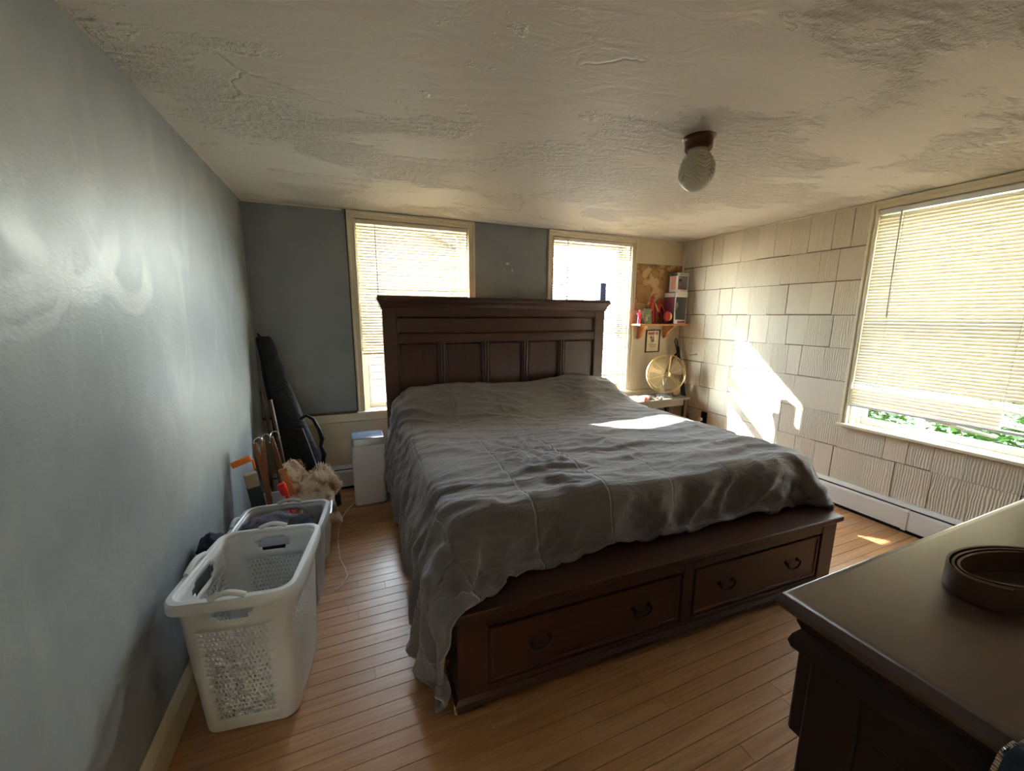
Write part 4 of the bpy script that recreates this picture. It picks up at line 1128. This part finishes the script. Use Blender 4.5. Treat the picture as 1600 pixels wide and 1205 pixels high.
m = MB(); m.box(-0.045, 0.045, -0.004, 0.004, -0.017, 0.017, bev=0.003, mat=Matrix.Translation((0.052, -0.92, 0.600)) @ Matrix.Rotation(-0.30, 4, 'Y') @ Matrix.Rotation(0.2, 4, 'Z'))
m.tube([(0.085, -0.915, 0.61), (0.10, -0.90, 0.60), (0.105, -0.90, 0.55)], 0.006, 6)
tag(m.build('orange_tag', 'orange_plastic', None), 'bright orange plastic tag sticking out by the grey wall', 'tag')
m = MB(); m.lathe([(0.0, 0.0), (0.017, 0.0), (0.020, 0.01), (0.021, 0.055), (0.017, 0.066), (0.0, 0.069)], n=20, mat=Matrix.Translation((0.238, -0.935, 0.395)) @ Matrix.Rotation(-0.25, 4, 'Y'))
m.tube([(0.242, -0.935, 0.40), (0.255, -0.93, 0.34), (0.262, -0.93, 0.28)], 0.010, 7)
tag(m.build('red_cap', 'red_plastic', None, smooth=True), 'bright red plastic cap among the wooden hangers', 'cap')
# ------------------------------------------------------------------ fur hide over the bin
t = NT('hide_skin'); t.col(t.mix(t.noise(t.pos(), 14, 4), (0.36, 0.20, 0.12), (0.62, 0.47, 0.34))); t.rough(0.85); t.bump(t.noise(t.pos(), 50, 4), 0.4, 0.004)
t = NT('fur_hair'); f = t.noise(t.pos(), 11, 3, 0.6, 0.4)
t.col(t.ramp(f, [(0.38, (0.24, 0.12, 0.065)), (0.46, (0.50, 0.31, 0.19)), (0.53, (0.80, 0.70, 0.54)), (0.65, (0.86, 0.80, 0.70))])); t.rough(0.75)
hide = thing('fur_hide', 'shaggy brown and cream fur hide draped over the storage bin', 'fur', (0.36, -0.88, 0.2))
def hpt(u, v):
    x = 0.215 + 0.275*u + 0.02*math.sin(v*6+1)*u
    y = -0.66 - 0.22*v
    ridge = 0.035*math.sin(u*11+v*3) + 0.022*noise.noise(Vector((u*6, v*5, 2)))
    z = 0.475 - 0.10*u - 0.165*v**1.5 + ridge*(1-0.4*v) - 0.10*max(0, u-0.72)
    if v > 0.75: z -= (v-0.75)*0.15
    return Vector((x, y, z))
m = MB(); m.grid(hpt, 34, 30); hs = m.build('hide', 'hide_skin', hide, smooth=True, angle=180)
md = hs.modifiers.new('thick', 'SOLIDIFY'); md.thickness = 0.010; md.offset = -1
m = MB(); rs = random.Random(11)
for k in range(7000):
    u, v = rs.random(), rs.random()**0.8
    if v < 0.22 and rs.random() < 0.75: continue
    p = hpt(u, v); n_ = (hpt(u+0.01, v)-p).cross(hpt(u, v+0.01)-p).normalized()
    if n_.z < 0: n_ = -n_
    cl_ = noise.noise_vector(p*16)
    fl = Vector((cl_.x*0.9, -0.75+cl_.y*0.5, -0.85+cl_.z*0.4)); L_ = rs.uniform(0.030, 0.075)
    d1 = (n_*0.9+fl*0.35).normalized(); d2 = (n_*0.15+fl).normalized()
    a = p + d1*L_*0.35; b_ = a + d2*L_*0.65; w_ = 0.0021
    s_ = d2.cross(n_); s_ = s_.normalized()*w_ if s_.length > 1e-4 else Vector((w_, 0, 0)); q_ = n_*w_
    r0 = [m.bm.verts.new(x_) for x_ in (p+s_, p-s_, p+q_)]; r1 = [m.bm.verts.new(x_) for x_ in (a+s_*0.8, a-s_*0.8, a+q_*0.8)]; e_ = m.bm.verts.new(b_)
    for i in range(3):
        j = (i+1) % 3; m.bm.faces.new((r0[i], r0[j], r1[j], r1[i])); m.bm.faces.new((r1[i], r1[j], e_))
stuff(m.build('fur', 'fur_hair', hide, fix=False))

# ------------------------------------------------------------------ soft instrument bag in the corner
t = NT('bag_nylon'); t.col((0.008, 0.008, 0.010)); t.rough(0.7); t.b.inputs['Specular IOR Level'].default_value = 0.3; t.bump(t.noise(t.pos((6, 6, 14), rot=(0, 0.5, 0)), 1.6, 4, 0.55, 0.6), 0.7, 0.02)
bag = thing('guitar_bag', 'black padded guitar bag leaning in the corner beside the left blind', 'bag', (0.31, -0.30, 0))
m = MB(); ctr = [(0.0, 0.330, -0.33, 0.165, 0.060), (0.10, 0.315, -0.315, 0.172, 0.065), (0.35, 0.245, -0.27, 0.140, 0.062), (0.55, 0.203, -0.24, 0.116, 0.056), (0.70, 0.178, -0.215, 0.092, 0.050), (0.95, 0.128, -0.175, 0.070, 0.042), (1.12, 0.094, -0.148, 0.056, 0.036), (1.19, 0.080, -0.135, 0.046, 0.030), (1.215, 0.074, -0.13, 0.030, 0.018)]
rings = []
for i in range(len(ctr)-1):
    a, b = ctr[i], ctr[i+1]
    for q in range(6 if i < len(ctr)-2 else 4):
        k = q/6; z, x, y, wx, wy = [a[j]+(b[j]-a[j])*k for j in range(5)]
        ring = []
        for s in range(28):
            th = 2*PI*s/28; cx_, sy_ = math.cos(th), math.sin(th)
            ex = 0.62; px = math.copysign(abs(cx_)**ex, cx_)*wx; py = math.copysign(abs(sy_)**ex, sy_)*wy
            wob = 0.006*noise.noise(Vector((th*1.5, z*9, 1)))
            ring.append(Vector((x+px*0.94+wob - py*0.25, y+py+px*0.22+wob, z+0.004)))
        rings.append(ring)
m.loft(rings); m.build('bag_body', 'bag_nylon', bag, smooth=True, angle=70)
m = MB()
hp = [(0.275, -0.33, 0.665), (0.315, -0.36, 0.690), (0.355, -0.37, 0.665), (0.385, -0.37, 0.590), (0.400, -0.37, 0.520), (0.388, -0.37, 0.470), (0.405, -0.375, 0.41), (0.392, -0.37, 0.345), (0.372, -0.35, 0.31)]
m.tube(hp, [0.010, 0.011, 0.012, 0.012, 0.016, 0.010, 0.015, 0.012, 0.008], 8); m.build('carry_strap', 'black_plastic', bag, smooth=True)
m = MB(); m.tube([(0.060, -0.135, 1.205), (0.045, -0.13, 1.225), (0.052, -0.12, 1.20)], 0.005, 6); m.build('hang_loop', 'black_plastic', bag, smooth=True)
m = MB(); m.tube([(0.285, -0.345, 0.60), (0.315, -0.372, 0.50), (0.345, -0.385, 0.38), (0.375, -0.40, 0.22)], 0.003, 6); m.build('piping', 'grey_plastic', bag, smooth=True)
# two dowels leaning beside it
for k, (a, b) in enumerate((((0.16, -0.42, 0.0), (0.055, -0.25, 0.86)), ((0.205, -0.44, 0.0), (0.105, -0.29, 0.80)))):
    m = MB(); m.tube([a, b], 0.012, 10)
    tag(m.build('wooden_dowel', 'dark_strip', None, smooth=True), ('dark wooden dowel leaning between the bag and the wall, left of two', 'dark wooden dowel leaning against the guitar bag, right of two')[k], 'dowel', 'dowels by the bag')

# ------------------------------------------------------------------ air purifier and its cord
ap = thing('air_purifier', 'white slab air purifier with a dark glossy top beside the bed', 'air purifier', (0.69, -0.30, 0))
m = MB(); m.loft([rrect(0.580+d, 0.800-d, -0.410+d, -0.215-d, 0.022, z) for d, z in ((0.010, 0.004), (0.003, 0.010), (0.0, 0.02), (0.0, 0.448))]); m.build('body', 'pale_plastic', ap, smooth=True)
m = MB(); m.loft([rrect(0.580+d, 0.800-d, -0.410+d, -0.215-d, 0.022, z) for d, z in ((0.001, 0.448), (0.001, 0.492), (0.004, 0.498))]); m.build('top_band', 'steel_grey', ap, smooth=True)
m = MB(); m.loft([rrect(0.580+d, 0.800-d, -0.410+d, -0.215-d, 0.020, z) for d, z in ((0.006, 0.497), (0.006, 0.502), (0.010, 0.503))]); m.build('control_panel', 'smoke_plastic', ap, smooth=True)
bx('base', 'black_plastic', ap, 0.600, 0.780, -0.395, -0.23, 0.0, 0.006, bev=0.001)
bx('badge', 'steel_grey', ap, 0.745, 0.775, -0.4112, -0.4095, 0.420, 0.424, bev=0.0002)
m = MB(); pts = [(0.60, -0.30, 0.006), (0.53, -0.42, 0.006), (0.48, -0.58, 0.006), (0.47, -0.80, 0.006), (0.485, -1.02, 0.006), (0.51, -1.12, 0.006), (0.525, -1.20, 0.006), (0.50, -1.27, 0.006), (0.47, -1.30, 0.006)]
m.tube(pts, 0.0032, 6); m.build('power_cord', 'cord_white', ap, smooth=True)
# ------------------------------------------------------------------ right back corner
# nightstand
plain('grey_wood', (0.20, 0.175, 0.14), 0.75, spec=0.2, var=0.12, vs=9)
ns = thing('nightstand', 'small grey bedside table under the brass fan', 'table', (3.45, -0.21, 0))
bx('table_top', 'grey_wood', ns, 3.06, 3.735, -0.355, -0.07, 0.535, 0.557, bev=0.004)
for x, y, mt in ((3.10, -0.33, 'dark_strip'), (3.69, -0.33, 'dark_strip'), (3.10, -0.095, 'dark_strip'), (3.69, -0.095, 'dark_strip')): bx('leg', mt, ns, x-0.018, x+0.018, y-0.018, y+0.018, 0, 0.536, bev=0.002)
bx('apron', 'grey_wood', ns, 3.12, 3.67, -0.335, -0.325, 0.475, 0.536, bev=0.002); bx('shelf', 'grey_wood', ns, 3.09, 3.70, -0.345, -0.08, 0.20, 0.215, bev=0.002)
TZ = 0.557
# fan
fan = thing('table_fan', 'brass wire table fan on the grey bedside table', 'fan', (3.535, -0.215, TZ))
FC = Vector((3.505, -0.245, 0.790)); FD = Vector((-0.38, -0.92, 0.06)).normalized()
FM = Matrix.Translation(FC) @ FD.to_track_quat('Z', 'Y').to_matrix().to_4x4()
RF = 0.192
m = MB(); 
for z in (0.0, -0.012): m.tube([FM @ Vector((RF*math.cos(2*PI*k/48), RF*math.sin(2*PI*k/48), z)) for k in range(48)], 0.0042, 6, closed=True)
m.build('cage_ring', 'brass', fan, smooth=True)
for sgn, nm in ((1, 'front_grille'), (-1, 'rear_grille')):
    m = MB()
    for j in range(1, 13):
        rr = 0.03+(RF-0.03)*j/13; zz = sgn*0.045*(1-(rr/RF)**2)-0.006
        m.tube([FM @ Vector((rr*math.cos(2*PI*k/36), rr*math.sin(2*PI*k/36), zz)) for k in range(36)], 0.0017, 4, closed=True)
    for j in range(6):
        a = 2*PI*j/6+0.3
        m.tube([FM @ Vector((rr*math.cos(a), rr*math.sin(a), sgn*0.045*(1-(rr/RF)**2)-0.006)) for rr in (0.02, 0.07, 0.13, RF)], 0.0022, 5)
    m.build(nm, 'brass', fan, smooth=True)
m = MB(); m.lathe([(0.0, 0.052), (0.020, 0.050), (0.027, 0.044), (0.027, 0.036), (0.0, 0.034)], n=24, mat=FM); m.build('centre_badge', 'brass', fan, smooth=True)
m = MB(); m.lathe([(0.0, -0.14), (0.04, -0.135), (0.052, -0.11), (0.054, -0.06), (0.040, -0.048), (0.0, -0.046)], n=24, mat=FM); m.build('motor', 'steel_grey', fan, smooth=True)
plain('blade_metal', (0.34, 0.29, 0.20), 0.5, 0.4)
for j in range(4):
    m = MB(); a0 = j*PI/2+0.5
    def bl(u, v): 
        rr = 0.025+0.145*u; wd = (0.30+0.55*math.sin(u*PI*0.75))*(v-0.5)*1.5
        return FM @ Vector((rr*math.cos(a0+wd), rr*math.sin(a0+wd), -0.008+0.022*(v-0.5)))
    m.grid(bl, 10, 6); b = m.build('blade', 'blade_metal', fan, smooth=True)
    md = b.modifiers.new('thick', 'SOLIDIFY'); md.thickness = 0.0016
m = MB(); m.tube([(3.535, -0.215, TZ+0.02), (3.535, -0.200, TZ+0.10), FM @ Vector((0, 0, -0.09))], 0.012, 10); m.build('neck', 'steel_grey', fan, smooth=True)
m = MB(); m.lathe([(0.082, TZ+0.0), (0.084, TZ+0.006), (0.070, TZ+0.016), (0.03, TZ+0.026), (0.018, TZ+0.034), (0.0, TZ+0.036)], 3.535, -0.215, 32); m.build('base', 'steel_grey', fan, smooth=True)
# small things on the table
plain('paper_white', (0.78, 0.80, 0.84), 0.8); plain('tan_cloth', (0.50, 0.34, 0.24), 0.9, var=0.25, vs=22, bump=0.5, bs=20); plain('dark_brown', (0.06, 0.035, 0.022), 0.5); plain('pack_red', (0.62, 0.12, 0.07), 0.5)
m = MB(); m.grid(lambda u, v: Vector((3.19+0.13*u+0.02*v, -0.30+0.10*v, TZ+0.008+0.028*math.sin(u*PI)*(1-0.5*v)+0.006*math.sin(v*7))), 10, 6)
o = m.build('paper_sheet', 'paper_white', None, smooth=True); md = o.modifiers.new('thick', 'SOLIDIFY'); md.thickness = 0.0012; tag(o, 'crumpled white paper on the bedside table', 'paper')
m = MB(); m.box(3.165, 3.225, -0.345, -0.315, TZ, TZ+0.022, bev=0.003); m.box(3.175, 3.205, -0.34, -0.32, TZ+0.022, TZ+0.036, bev=0.003)
tag(m.build('cigarette_pack', 'pack_red', None), 'small red and white pack at the left end of the bedside table', 'pack')
for k, (x, y) in enumerate(((3.345, -0.325), (3.385, -0.335))):
    m = MB(); m.lathe([(0.0, TZ), (0.014, TZ), (0.016, TZ+0.012), (0.012, TZ+0.03), (0.0, TZ+0.032)], x, y, 14)
    tag(m.build('small_jar', 'chrome', None, smooth=True), ('small silver jar in front of the fan base, left of two', 'small silver jar in front of the fan base, right of two')[k], 'jar', 'silver jars by the fan')
m = MB(); vs = m.sphere((0, 0, 0), 1, 24, 16)
for v in vs: v.co = Vector((v.co.x*0.062, v.co.y*0.036, max(-0.9, v.co.z)*0.060))*(1+0.12*noise.noise(v.co*3))
m.bm.transform(Matrix.Translation((3.655, -0.225, TZ+0.056))); tag(m.build('cloth_pouch', 'tan_cloth', None, smooth=True, angle=180), 'tan cloth pouch to the right of the fan', 'pouch')
# clutter on the sill behind the pillow
for k, (x, c, lb) in enumerate(((3.060, 'dark_brown', 'small dark brown jar on the window sill by the bed'), (3.120, 'pack_red', 'small red jar on the window sill by the bed'))):
    m = MB(); m.lathe([(0.0, SILL), (0.022, SILL), (0.024, SILL+0.03), (0.018, SILL+0.05), (0.018, SILL+0.06), (0.0, SILL+0.061)], x, 0.045, 16)
    tag(m.build('sill_jar', c, None, smooth=True), lb, 'jar', 'jars on the sill')
# blue box on the headboard
t = NT('blue_dotted'); vo = t.n('ShaderNodeTexVoronoi'); vo.inputs['Scale'].default_value = 120; vo.inputs['Randomness'].default_value = 0.0; t.l(t.pos(rot=(0.78, 0, 0.6)), vo.inputs['Vector'])
t.col(t.mix(t.g(vo.outputs['Distance'], 0.25, 0.45), (0.30, 0.38, 0.62), (0.055, 0.085, 0.30))); t.rough(0.5)
plain('blue_pale', (0.18, 0.19, 0.42), 0.5)
bb = thing('blue_box', 'tall blue dotted box standing on the headboard top', 'box', (2.765, -0.135, 1.492))
BT = Matrix.Translation((2.765, -0.135, 1.492)) @ Matrix.Rotation(0.22, 4, 'Z')
m = MB(); m.box(-0.036, 0.036, -0.036, 0.036, 0, 0.155, bev=0.003, mat=BT); m.build('carton', 'blue_dotted', bb)
m = MB(); m.box(0.010, 0.0365, -0.037, 0.0365, 0.002, 0.153, bev=0.003, mat=BT); m.build('side_panel', 'blue_pale', bb)

# ------------------------------------------------------------------ wall map (old chart), shelf and what stands on it
t = NT('map_print'); p = t.pos()
land = t.g(t.noise(t.pos((1, 1, 1.1)), 5.2, 6, 0.6, 0.3), 0.50, 0.52)
edge = t.ramp(t.noise(t.pos((1, 1, 1.1)), 5.2, 6, 0.6, 0.3), [(0.485, (0, 0, 0)), (0.51, (1, 1, 1)), (0.535, (0, 0, 0))])
c_ = t.mix(land, (0.46, 0.26, 0.10), (0.60, 0.40, 0.19)); c_ = t.mix(t.g(t.noise(p, 7, 4), 0.45, 0.8), c_, (0.34, 0.17, 0.055))
t.col(t.mix(t.math('MULTIPLY', edge, 0.75), c_, (0.13, 0.07, 0.03))); t.rough(0.75)
m = MB(); m.grid(lambda u, v: Vector((3.268+0.588*u, -0.0022-0.0015*math.sin(u*5)*math.sin(v*4+1), 1.408+0.455*v)), 12, 10)
o = m.build('wall_map', 'map_print', None, smooth=True); md = o.modifiers.new('thick', 'SOLIDIFY'); md.thickness = 0.0008; tag(o, 'brown antique map pinned beside the right blind', 'map')
sh = thing('wall_shelf', 'orange pine wall shelf holding figurines in the corner', 'shelf', (3.53, -0.08, 1.258))
SZ = 1.278
bx('shelf_board', 'pine_wood', sh, 3.215, 3.852, -0.165, -0.001, SZ-0.018, SZ, bev=0.003)
for x in (3.335, 3.665):
    m = MB(); m.prism([(-0.001, SZ-0.018), (-0.145, SZ-0.018), (-0.140, SZ-0.035), (-0.105, SZ-0.055), (-0.060, SZ-0.095), (-0.040, SZ-0.135), (-0.020, SZ-0.15), (-0.001, SZ-0.15)], x-0.012, x+0.012, axis='x'); m.build('bracket', 'pine_wood', sh)
# boxed collectibles
plain('box_white', (0.74, 0.72, 0.72), 0.45); plain('box_yellow', (0.72, 0.62, 0.38), 0.45); plain('box_plum', (0.20, 0.05, 0.09), 0.5); plain('box_blue', (0.06, 0.07, 0.16), 0.5); plain('box_pink', (0.80, 0.45, 0.40), 0.5)
plain('box_red', (0.45, 0.10, 0.10), 0.5); plain('figure_cream', (0.66, 0.60, 0.42), 0.5); plain('figure_red', (0.48, 0.035, 0.03), 0.3); plain('figure_pink', (0.75, 0.10, 0.20), 0.4); plain('figure_gold', (0.65, 0.48, 0.14), 0.35, 0.6)
t = NT('clear_film'); tr = t.n('ShaderNodeBsdfTransparent'); tr.inputs[0].default_value = (0.86, 0.88, 0.87, 1); gl = t.n('ShaderNodeBsdfGlossy'); gl.inputs['Roughness'].default_value = 0.08
mx = t.n('ShaderNodeMixShader'); mx.inputs[0].default_value = 0.10; t.l(tr.outputs[0], mx.inputs[1]); t.l(gl.outputs[0], mx.inputs[2]); t.l(mx.outputs[0], t.out.inputs[0])
def display_box(label, corner, rz, w, d, h, side_mat, fig):
    """front-left lower corner; front along +x, depth along +y of its own frame"""
    r = thing('display_box', label, 'box', corner, 'boxed collectibles on the shelf'); T = Matrix.Translation(corner) @ Matrix.Rotation(rz, 4, 'Z')
    def b_(nm, mt, *a, bev=0.001, par=r):
        m = MB(); m.box(*a, bev=bev, mat=T); return m.build(nm, mt, par)
    b_('back_panel', 'box_white', 0, w, d-0.003, d, 0, h); b_('base_panel', 'box_white', 0, w, 0, d, 0, 0.004); b_('lid', 'box_white', 0, w, 0, d, h-0.004, h)
    s = b_('side_panel', side_mat, 0, 0.003, 0, d, 0, h)
    b_('side_print', 'box_pink' if side_mat == 'box_white' else 'box_plum', -0.0012, 0.0, d*0.2, d*0.8, h*0.15, h*0.80, par=s)
    b_('side_print', 'box_blue' if side_mat == 'box_white' else 'box_white', -0.0016, 0.0, d*0.05, d*0.95, h*0.84, h*0.97, par=s)
    b_('side_panel', 'box_white', w-0.003, w, 0, d, 0, h)
    for a in ((0, w, 0, h*0.13), (0, w, h*0.84, h), (0, 0.012, 0, h), (w-0.012, w, 0, h)):
        b_('front_border', 'box_white', a[0], a[1], -0.0015, 0.002, a[2], a[3])
    b_('title_strip', 'box_yellow' if fig == 'figure_cream' else 'steel_grey', w*0.2, w*0.95, -0.0026, -0.0014, h*0.875, h*0.965); b_('title_strip', 'box_red' if fig == 'figure_cream' else 'box_pink', w*0.3, w*0.9, -0.0026, -0.0014, h*0.03, h*0.10)
    b_('clear_window', 'clear_film', 0.011, w-0.011, 0.003, 0.004, h*0.12, h*0.85, bev=0)
    m = MB(); m.lathe([(0, h*0.13), (0.020, h*0.14), (0.026, h*0.26), (0.018, h*0.38), (0.012, h*0.42), (0.034, h*0.48), (0.042, h*0.58), (0.034, h*0.68), (0.0, h*0.72)], w*0.40, d*0.5, 20, mat=T); m.build('figure_inside', fig, r, smooth=True)
    return r
display_box('larger boxed collectible with a cream figure, under the smaller box', (3.632, -0.158, SZ), math.radians(8), 0.19, 0.135, 0.315, 'box_plum', 'figure_cream')
display_box('smaller boxed collectible with a red figure, on top of the larger box', (3.655, -0.150, SZ+0.3155), math.radians(8), 0.165, 0.095, 0.185, 'box_white', 'figure_red')
def figurine(label, x, y, h, mat, acc, pose):
    r = thing('figurine', label, 'figurine', (x, y, SZ), 'loose figurines on the shelf')
    s = h/0.20
    m = MB()
    for sx in (-1, 1):
        m.tube([(x+sx*0.018*s, y, SZ+0.006), (x+sx*0.017*s, y-0.003, SZ+0.05*s), (x+sx*0.010*s, y, SZ+0.10*s)], [0.008*s, 0.009*s, 0.012*s], 8)
        m.sphere((x+sx*0.020*s, y-0.008*s, SZ+0.006*s), 0.011*s, 10, 6, (0.9, 1.4, 0.55))
    m.loft([[(x+w_*s*math.cos(a), y+w_*0.6*s*math.sin(a), SZ+z*s) for a in [2*PI*k/14 for k in range(14)]] for w_, z in ((0.010, 0.090), (0.018, 0.10), (0.016, 0.118), (0.025, 0.142), (0.023, 0.155), (0.009, 0.163), (0.007, 0.170))])
    m.build('body', mat, r, smooth=True)
    m = MB(); m.sphere((x, y-0.002, SZ+0.184*s), 0.0145*s, 14, 10, (0.9, 1, 1.15)); m.build('head', mat, r, smooth=True)
    for sx in (-1, 1):
        m = MB(); up = pose if sx < 0 else -0.6
        m.tube([(x+sx*0.024*s, y, SZ+0.150*s), (x+sx*0.040*s, y-0.006*s, SZ+(0.130+0.018*up)*s), (x+sx*0.046*s, y-0.020*s, SZ+(0.118+0.05*up)*s)], [0.0085*s, 0.007*s, 0.006*s], 8); m.build('arm', acc, r, smooth=True)
    bx('stand', 'black_plastic', r, x-0.030*s, x+0.030*s, y-0.022*s, y+0.022*s, SZ, SZ+0.005, bev=0.001)
figurine('tall glossy red figurine at the middle of the shelf', 3.422, -0.070, 0.275, 'figure_red', 'figure_gold', 0.5)
figurine('shorter glossy red figurine just right of the tall red one', 3.535, -0.048, 0.245, 'figure_red', 'figure_red', -0.4)
figurine('small pink figurine at the shelf\'s left end', 3.262, -0.085, 0.135, 'figure_pink', 'figure_pink', 0.7)
# photo card, round red ornament
plain('photo_green', (0.16, 0.20, 0.085), 0.4, var=0.5, vs=30); plain('photo_skin', (0.55, 0.40, 0.34), 0.5); plain('photo_teal', (0.06, 0.16, 0.18), 0.5)
pc = thing('photo_card', 'green photo of two people standing on the shelf', 'photo', (3.350, -0.105, SZ)); PT = Matrix.Translation((3.350, -0.118, SZ)) @ Matrix.Rotation(-0.12, 4, 'X')
def pb(nm, mt, *a, par=pc):
    m = MB(); m.box(*a, bev=0.0005, mat=PT); return m.build(nm, mt, par)
pr_ = pb('card', 'photo_green', -0.046, 0.046, 0, 0.006, 0, 0.150)
for x_ in (-0.015, 0.012):
    m = MB(); m.lathe([(0, -0.0012), (0.010, -0.0012), (0.010, 0.0)], n=14, mat=PT @ Matrix.Translation((x_, 0.0, 0.082)) @ Matrix.Rotation(PI/2, 4, 'X')); m.build('printed_face', 'photo_skin', pr_)
    pb('printed_shirt', 'photo_skin' if x_ < 0 else 'photo_teal', x_-0.013, x_+0.013, -0.0012, 0.001, 0.028, 0.070, par=pr_)
m = MB(); m.prism([(0.02, 0), (0.06, 0), (0.025, 0.09)], 3.345, 3.355, axis='x'); m.bm.transform(Matrix.Translation((0, -0.118+0.008, SZ))); m.build('easel_back', 'black_plastic', pc)
orn = thing('round_ornament', 'red and yellow round ornament on a black stand on the shelf', 'ornament', (3.572, -0.135, SZ))
m = MB(); m.sphere((3.562, -0.137, SZ+0.075), 0.042, 20, 14, (0.8, 0.9, 1.25)); m.build('red_half', 'figure_red', orn, smooth=True)
m = MB(); m.sphere((3.588, -0.137, SZ+0.072), 0.036, 20, 14, (0.8, 0.9, 1.2)); m.build('yellow_half', 'figure_gold', orn, smooth=True)
m = MB(); m.lathe([(0, SZ), (0.040, SZ), (0.040, SZ+0.010), (0.015, SZ+0.016), (0.012, SZ+0.035), (0, SZ+0.036)], 3.575, -0.137, 20); m.build('stand', 'black_plastic', orn, smooth=True)
# framed print below, and a white tag hanging from the bracket
fp = thing('framed_print', 'small framed red print on the wall under the shelf', 'picture', (3.520, -0.01, 0.985))
m = MB()
for a in ((3.430, 3.440, 0.985, 1.215), (3.600, 3.610, 0.985, 1.215), (3.430, 3.610, 0.985, 0.995), (3.430, 3.610, 1.205, 1.215)): m.box(a[0], a[1], -0.014, -0.001, a[2], a[3], bev=0.001)
m.build('frame', 'dark_brown', fp)
pap = bx('print_paper', 'box_yellow', fp, 3.439, 3.601, -0.006, -0.002, 0.994, 1.206, bev=0)
def letters(txt, x, z, size, mat, y=-0.0075):
    cu = bpy.data.curves.new('lettering', 'FONT'); cu.body = txt; cu.size = size; cu.extrude = 0.0006; cu.align_x = 'CENTER'
    o = bpy.data.objects.new('lettering', cu); COL.objects.link(o)
    dg = bpy.context.evaluated_depsgraph_get(); me = bpy.data.meshes.new_from_object(o.evaluated_get(dg)); bpy.data.objects.remove(o)
    me.materials.clear(); me.materials.append(M(mat)); return place('lettering', me, (x, y, z), pap, rot=(PI/2, 0, 0))
# the header and the lines beneath are too blurred to read: printed bars of the same size
for z0, z1, x0, x1, mt in ((1.165, 1.190, 3.458, 3.582, 'box_red'), (1.060, 1.066, 3.465, 3.575, 'box_red'), (1.046, 1.051, 3.475, 3.565, 'box_red'), (1.034, 1.038, 3.482, 3.558, 'box_red'), (1.010, 1.018, 3.470, 3.570, 'figure_gold')):
    bx('print_bar', mt, pap, x0, x1, -0.0072, -0.0058, z0, z1, bev=0.0003)
m = MB(); m.lathe([(0, -0.0015), (0.026, -0.0015), (0.026, 0.0)], n=18, mat=Matrix.Translation((3.520, -0.006, 1.115)) @ Matrix.Rotation(PI/2, 4, 'X')); m.build('print_emblem', 'box_red', pap)
for sx in (-1, 1): bx('print_bar', 'box_red', pap, 3.520+sx*0.022-0.012, 3.520+sx*0.022+0.012, -0.0072, -0.0058, 1.128, 1.150, bev=0.0003)
m = MB(); m.loft([[(3.418+a*math.cos(t_), -0.150+a*0.25*math.sin(t_), z) for t_ in [2*PI*k/8 for k in range(8)]] for a, z in ((0.004, 1.115), (0.008, 1.125), (0.007, 1.180), (0.003, 1.195))])
m.tube([(3.418, -0.150, 1.19), (3.418, -0.152, 1.262)], 0.0012, 5)
tag(m.build('hanging_tag', 'paper_white', None, smooth=True), 'white tag dangling from the shelf beside the framed print', 'tag')

# ------------------------------------------------------------------ black long case in the corner, wall hook, outlet
lc = thing('long_case', 'slim black long case leaning in the corner behind the fan', 'case', (3.80, -0.33, 0.0))
m = MB(); a, b = Vector((3.80, -0.335, 0.004)), Vector((3.775, -0.095, 1.045)); rings = []
for i in range(15):
    k = i/14; p_ = a+(b-a)*k; w_ = 0.022+0.010*math.sin(k*PI*0.9)-0.008*k; 
    rings.append([p_+Vector((w_*math.cos(t_), 0.016*math.sin(t_), 0)) for t_ in [2*PI*q/14 for q in range(14)]])
m.loft(rings); m.build('case_body', 'bag_nylon', lc, smooth=True, angle=60)
m = MB(); m.tube([(3.775, -0.115, 0.985), (3.74, -0.13, 0.975), (3.69, -0.15, 0.955), (3.655, -0.155, 0.92), (3.65, -0.16, 0.87), (3.69, -0.17, 0.82), (3.78, -0.17, 0.76)], [0.007, 0.009, 0.010, 0.010, 0.009, 0.007, 0.006], 8); m.build('strap', 'black_plastic', lc, smooth=True)
m = MB(); m.tube([(3.765, -0.085, 1.04), (3.755, -0.07, 1.10), (3.775, -0.06, 1.125), (3.795, -0.07, 1.09), (3.785, -0.085, 1.03)], 0.006, 8); m.build('hang_loop', 'dark_brown', lc, smooth=True)
m = MB(); m.tube([(W-0.012, -0.275, 0.975), (W-0.075, -0.245, 0.965), (W-0.088, -0.243, 0.975), (W-0.088, -0.243, 0.990)], 0.0040, 8); m.lathe([(0.010, 0.0), (0.010, 0.004)], n=12, mat=Matrix.Translation((W-0.008, -0.275, 0.975)) @ Matrix.Rotation(-PI/2, 4, 'Y'))
tag(m.build('wall_hook', 'steel_grey', None, smooth=True), 'steel hook sticking out of the shingled wall', 'hook')
ol = thing('wall_outlet', 'black wall outlet with a white plug on the shingled wall', 'outlet', (W-0.008, -0.434, 0.33))
bx('outlet_plate', 'black_plastic', ol, W-0.016, W-0.008, -0.470, -0.400, 0.300, 0.415, bev=0.002)
for z in (0.335, 0.382): bx('socket', 'dark_metal', ol, W-0.018, W-0.015, -0.452, -0.418, z-0.015, z+0.015, bev=0.001)
m = MB(); m.box(W-0.050, W-0.016, -0.428, -0.396, 0.320, 0.352, bev=0.005, seg=2); m.tube([(W-0.045, -0.412, 0.322), (W-0.045, -0.412, 0.25), (W-0.030, -0.40, 0.16), (W-0.07, -0.38, 0.02)], 0.0035, 6)
tag(m.build('power_plug', 'cord_white', None, smooth=True), 'white plug pushed into the black wall outlet', 'plug')
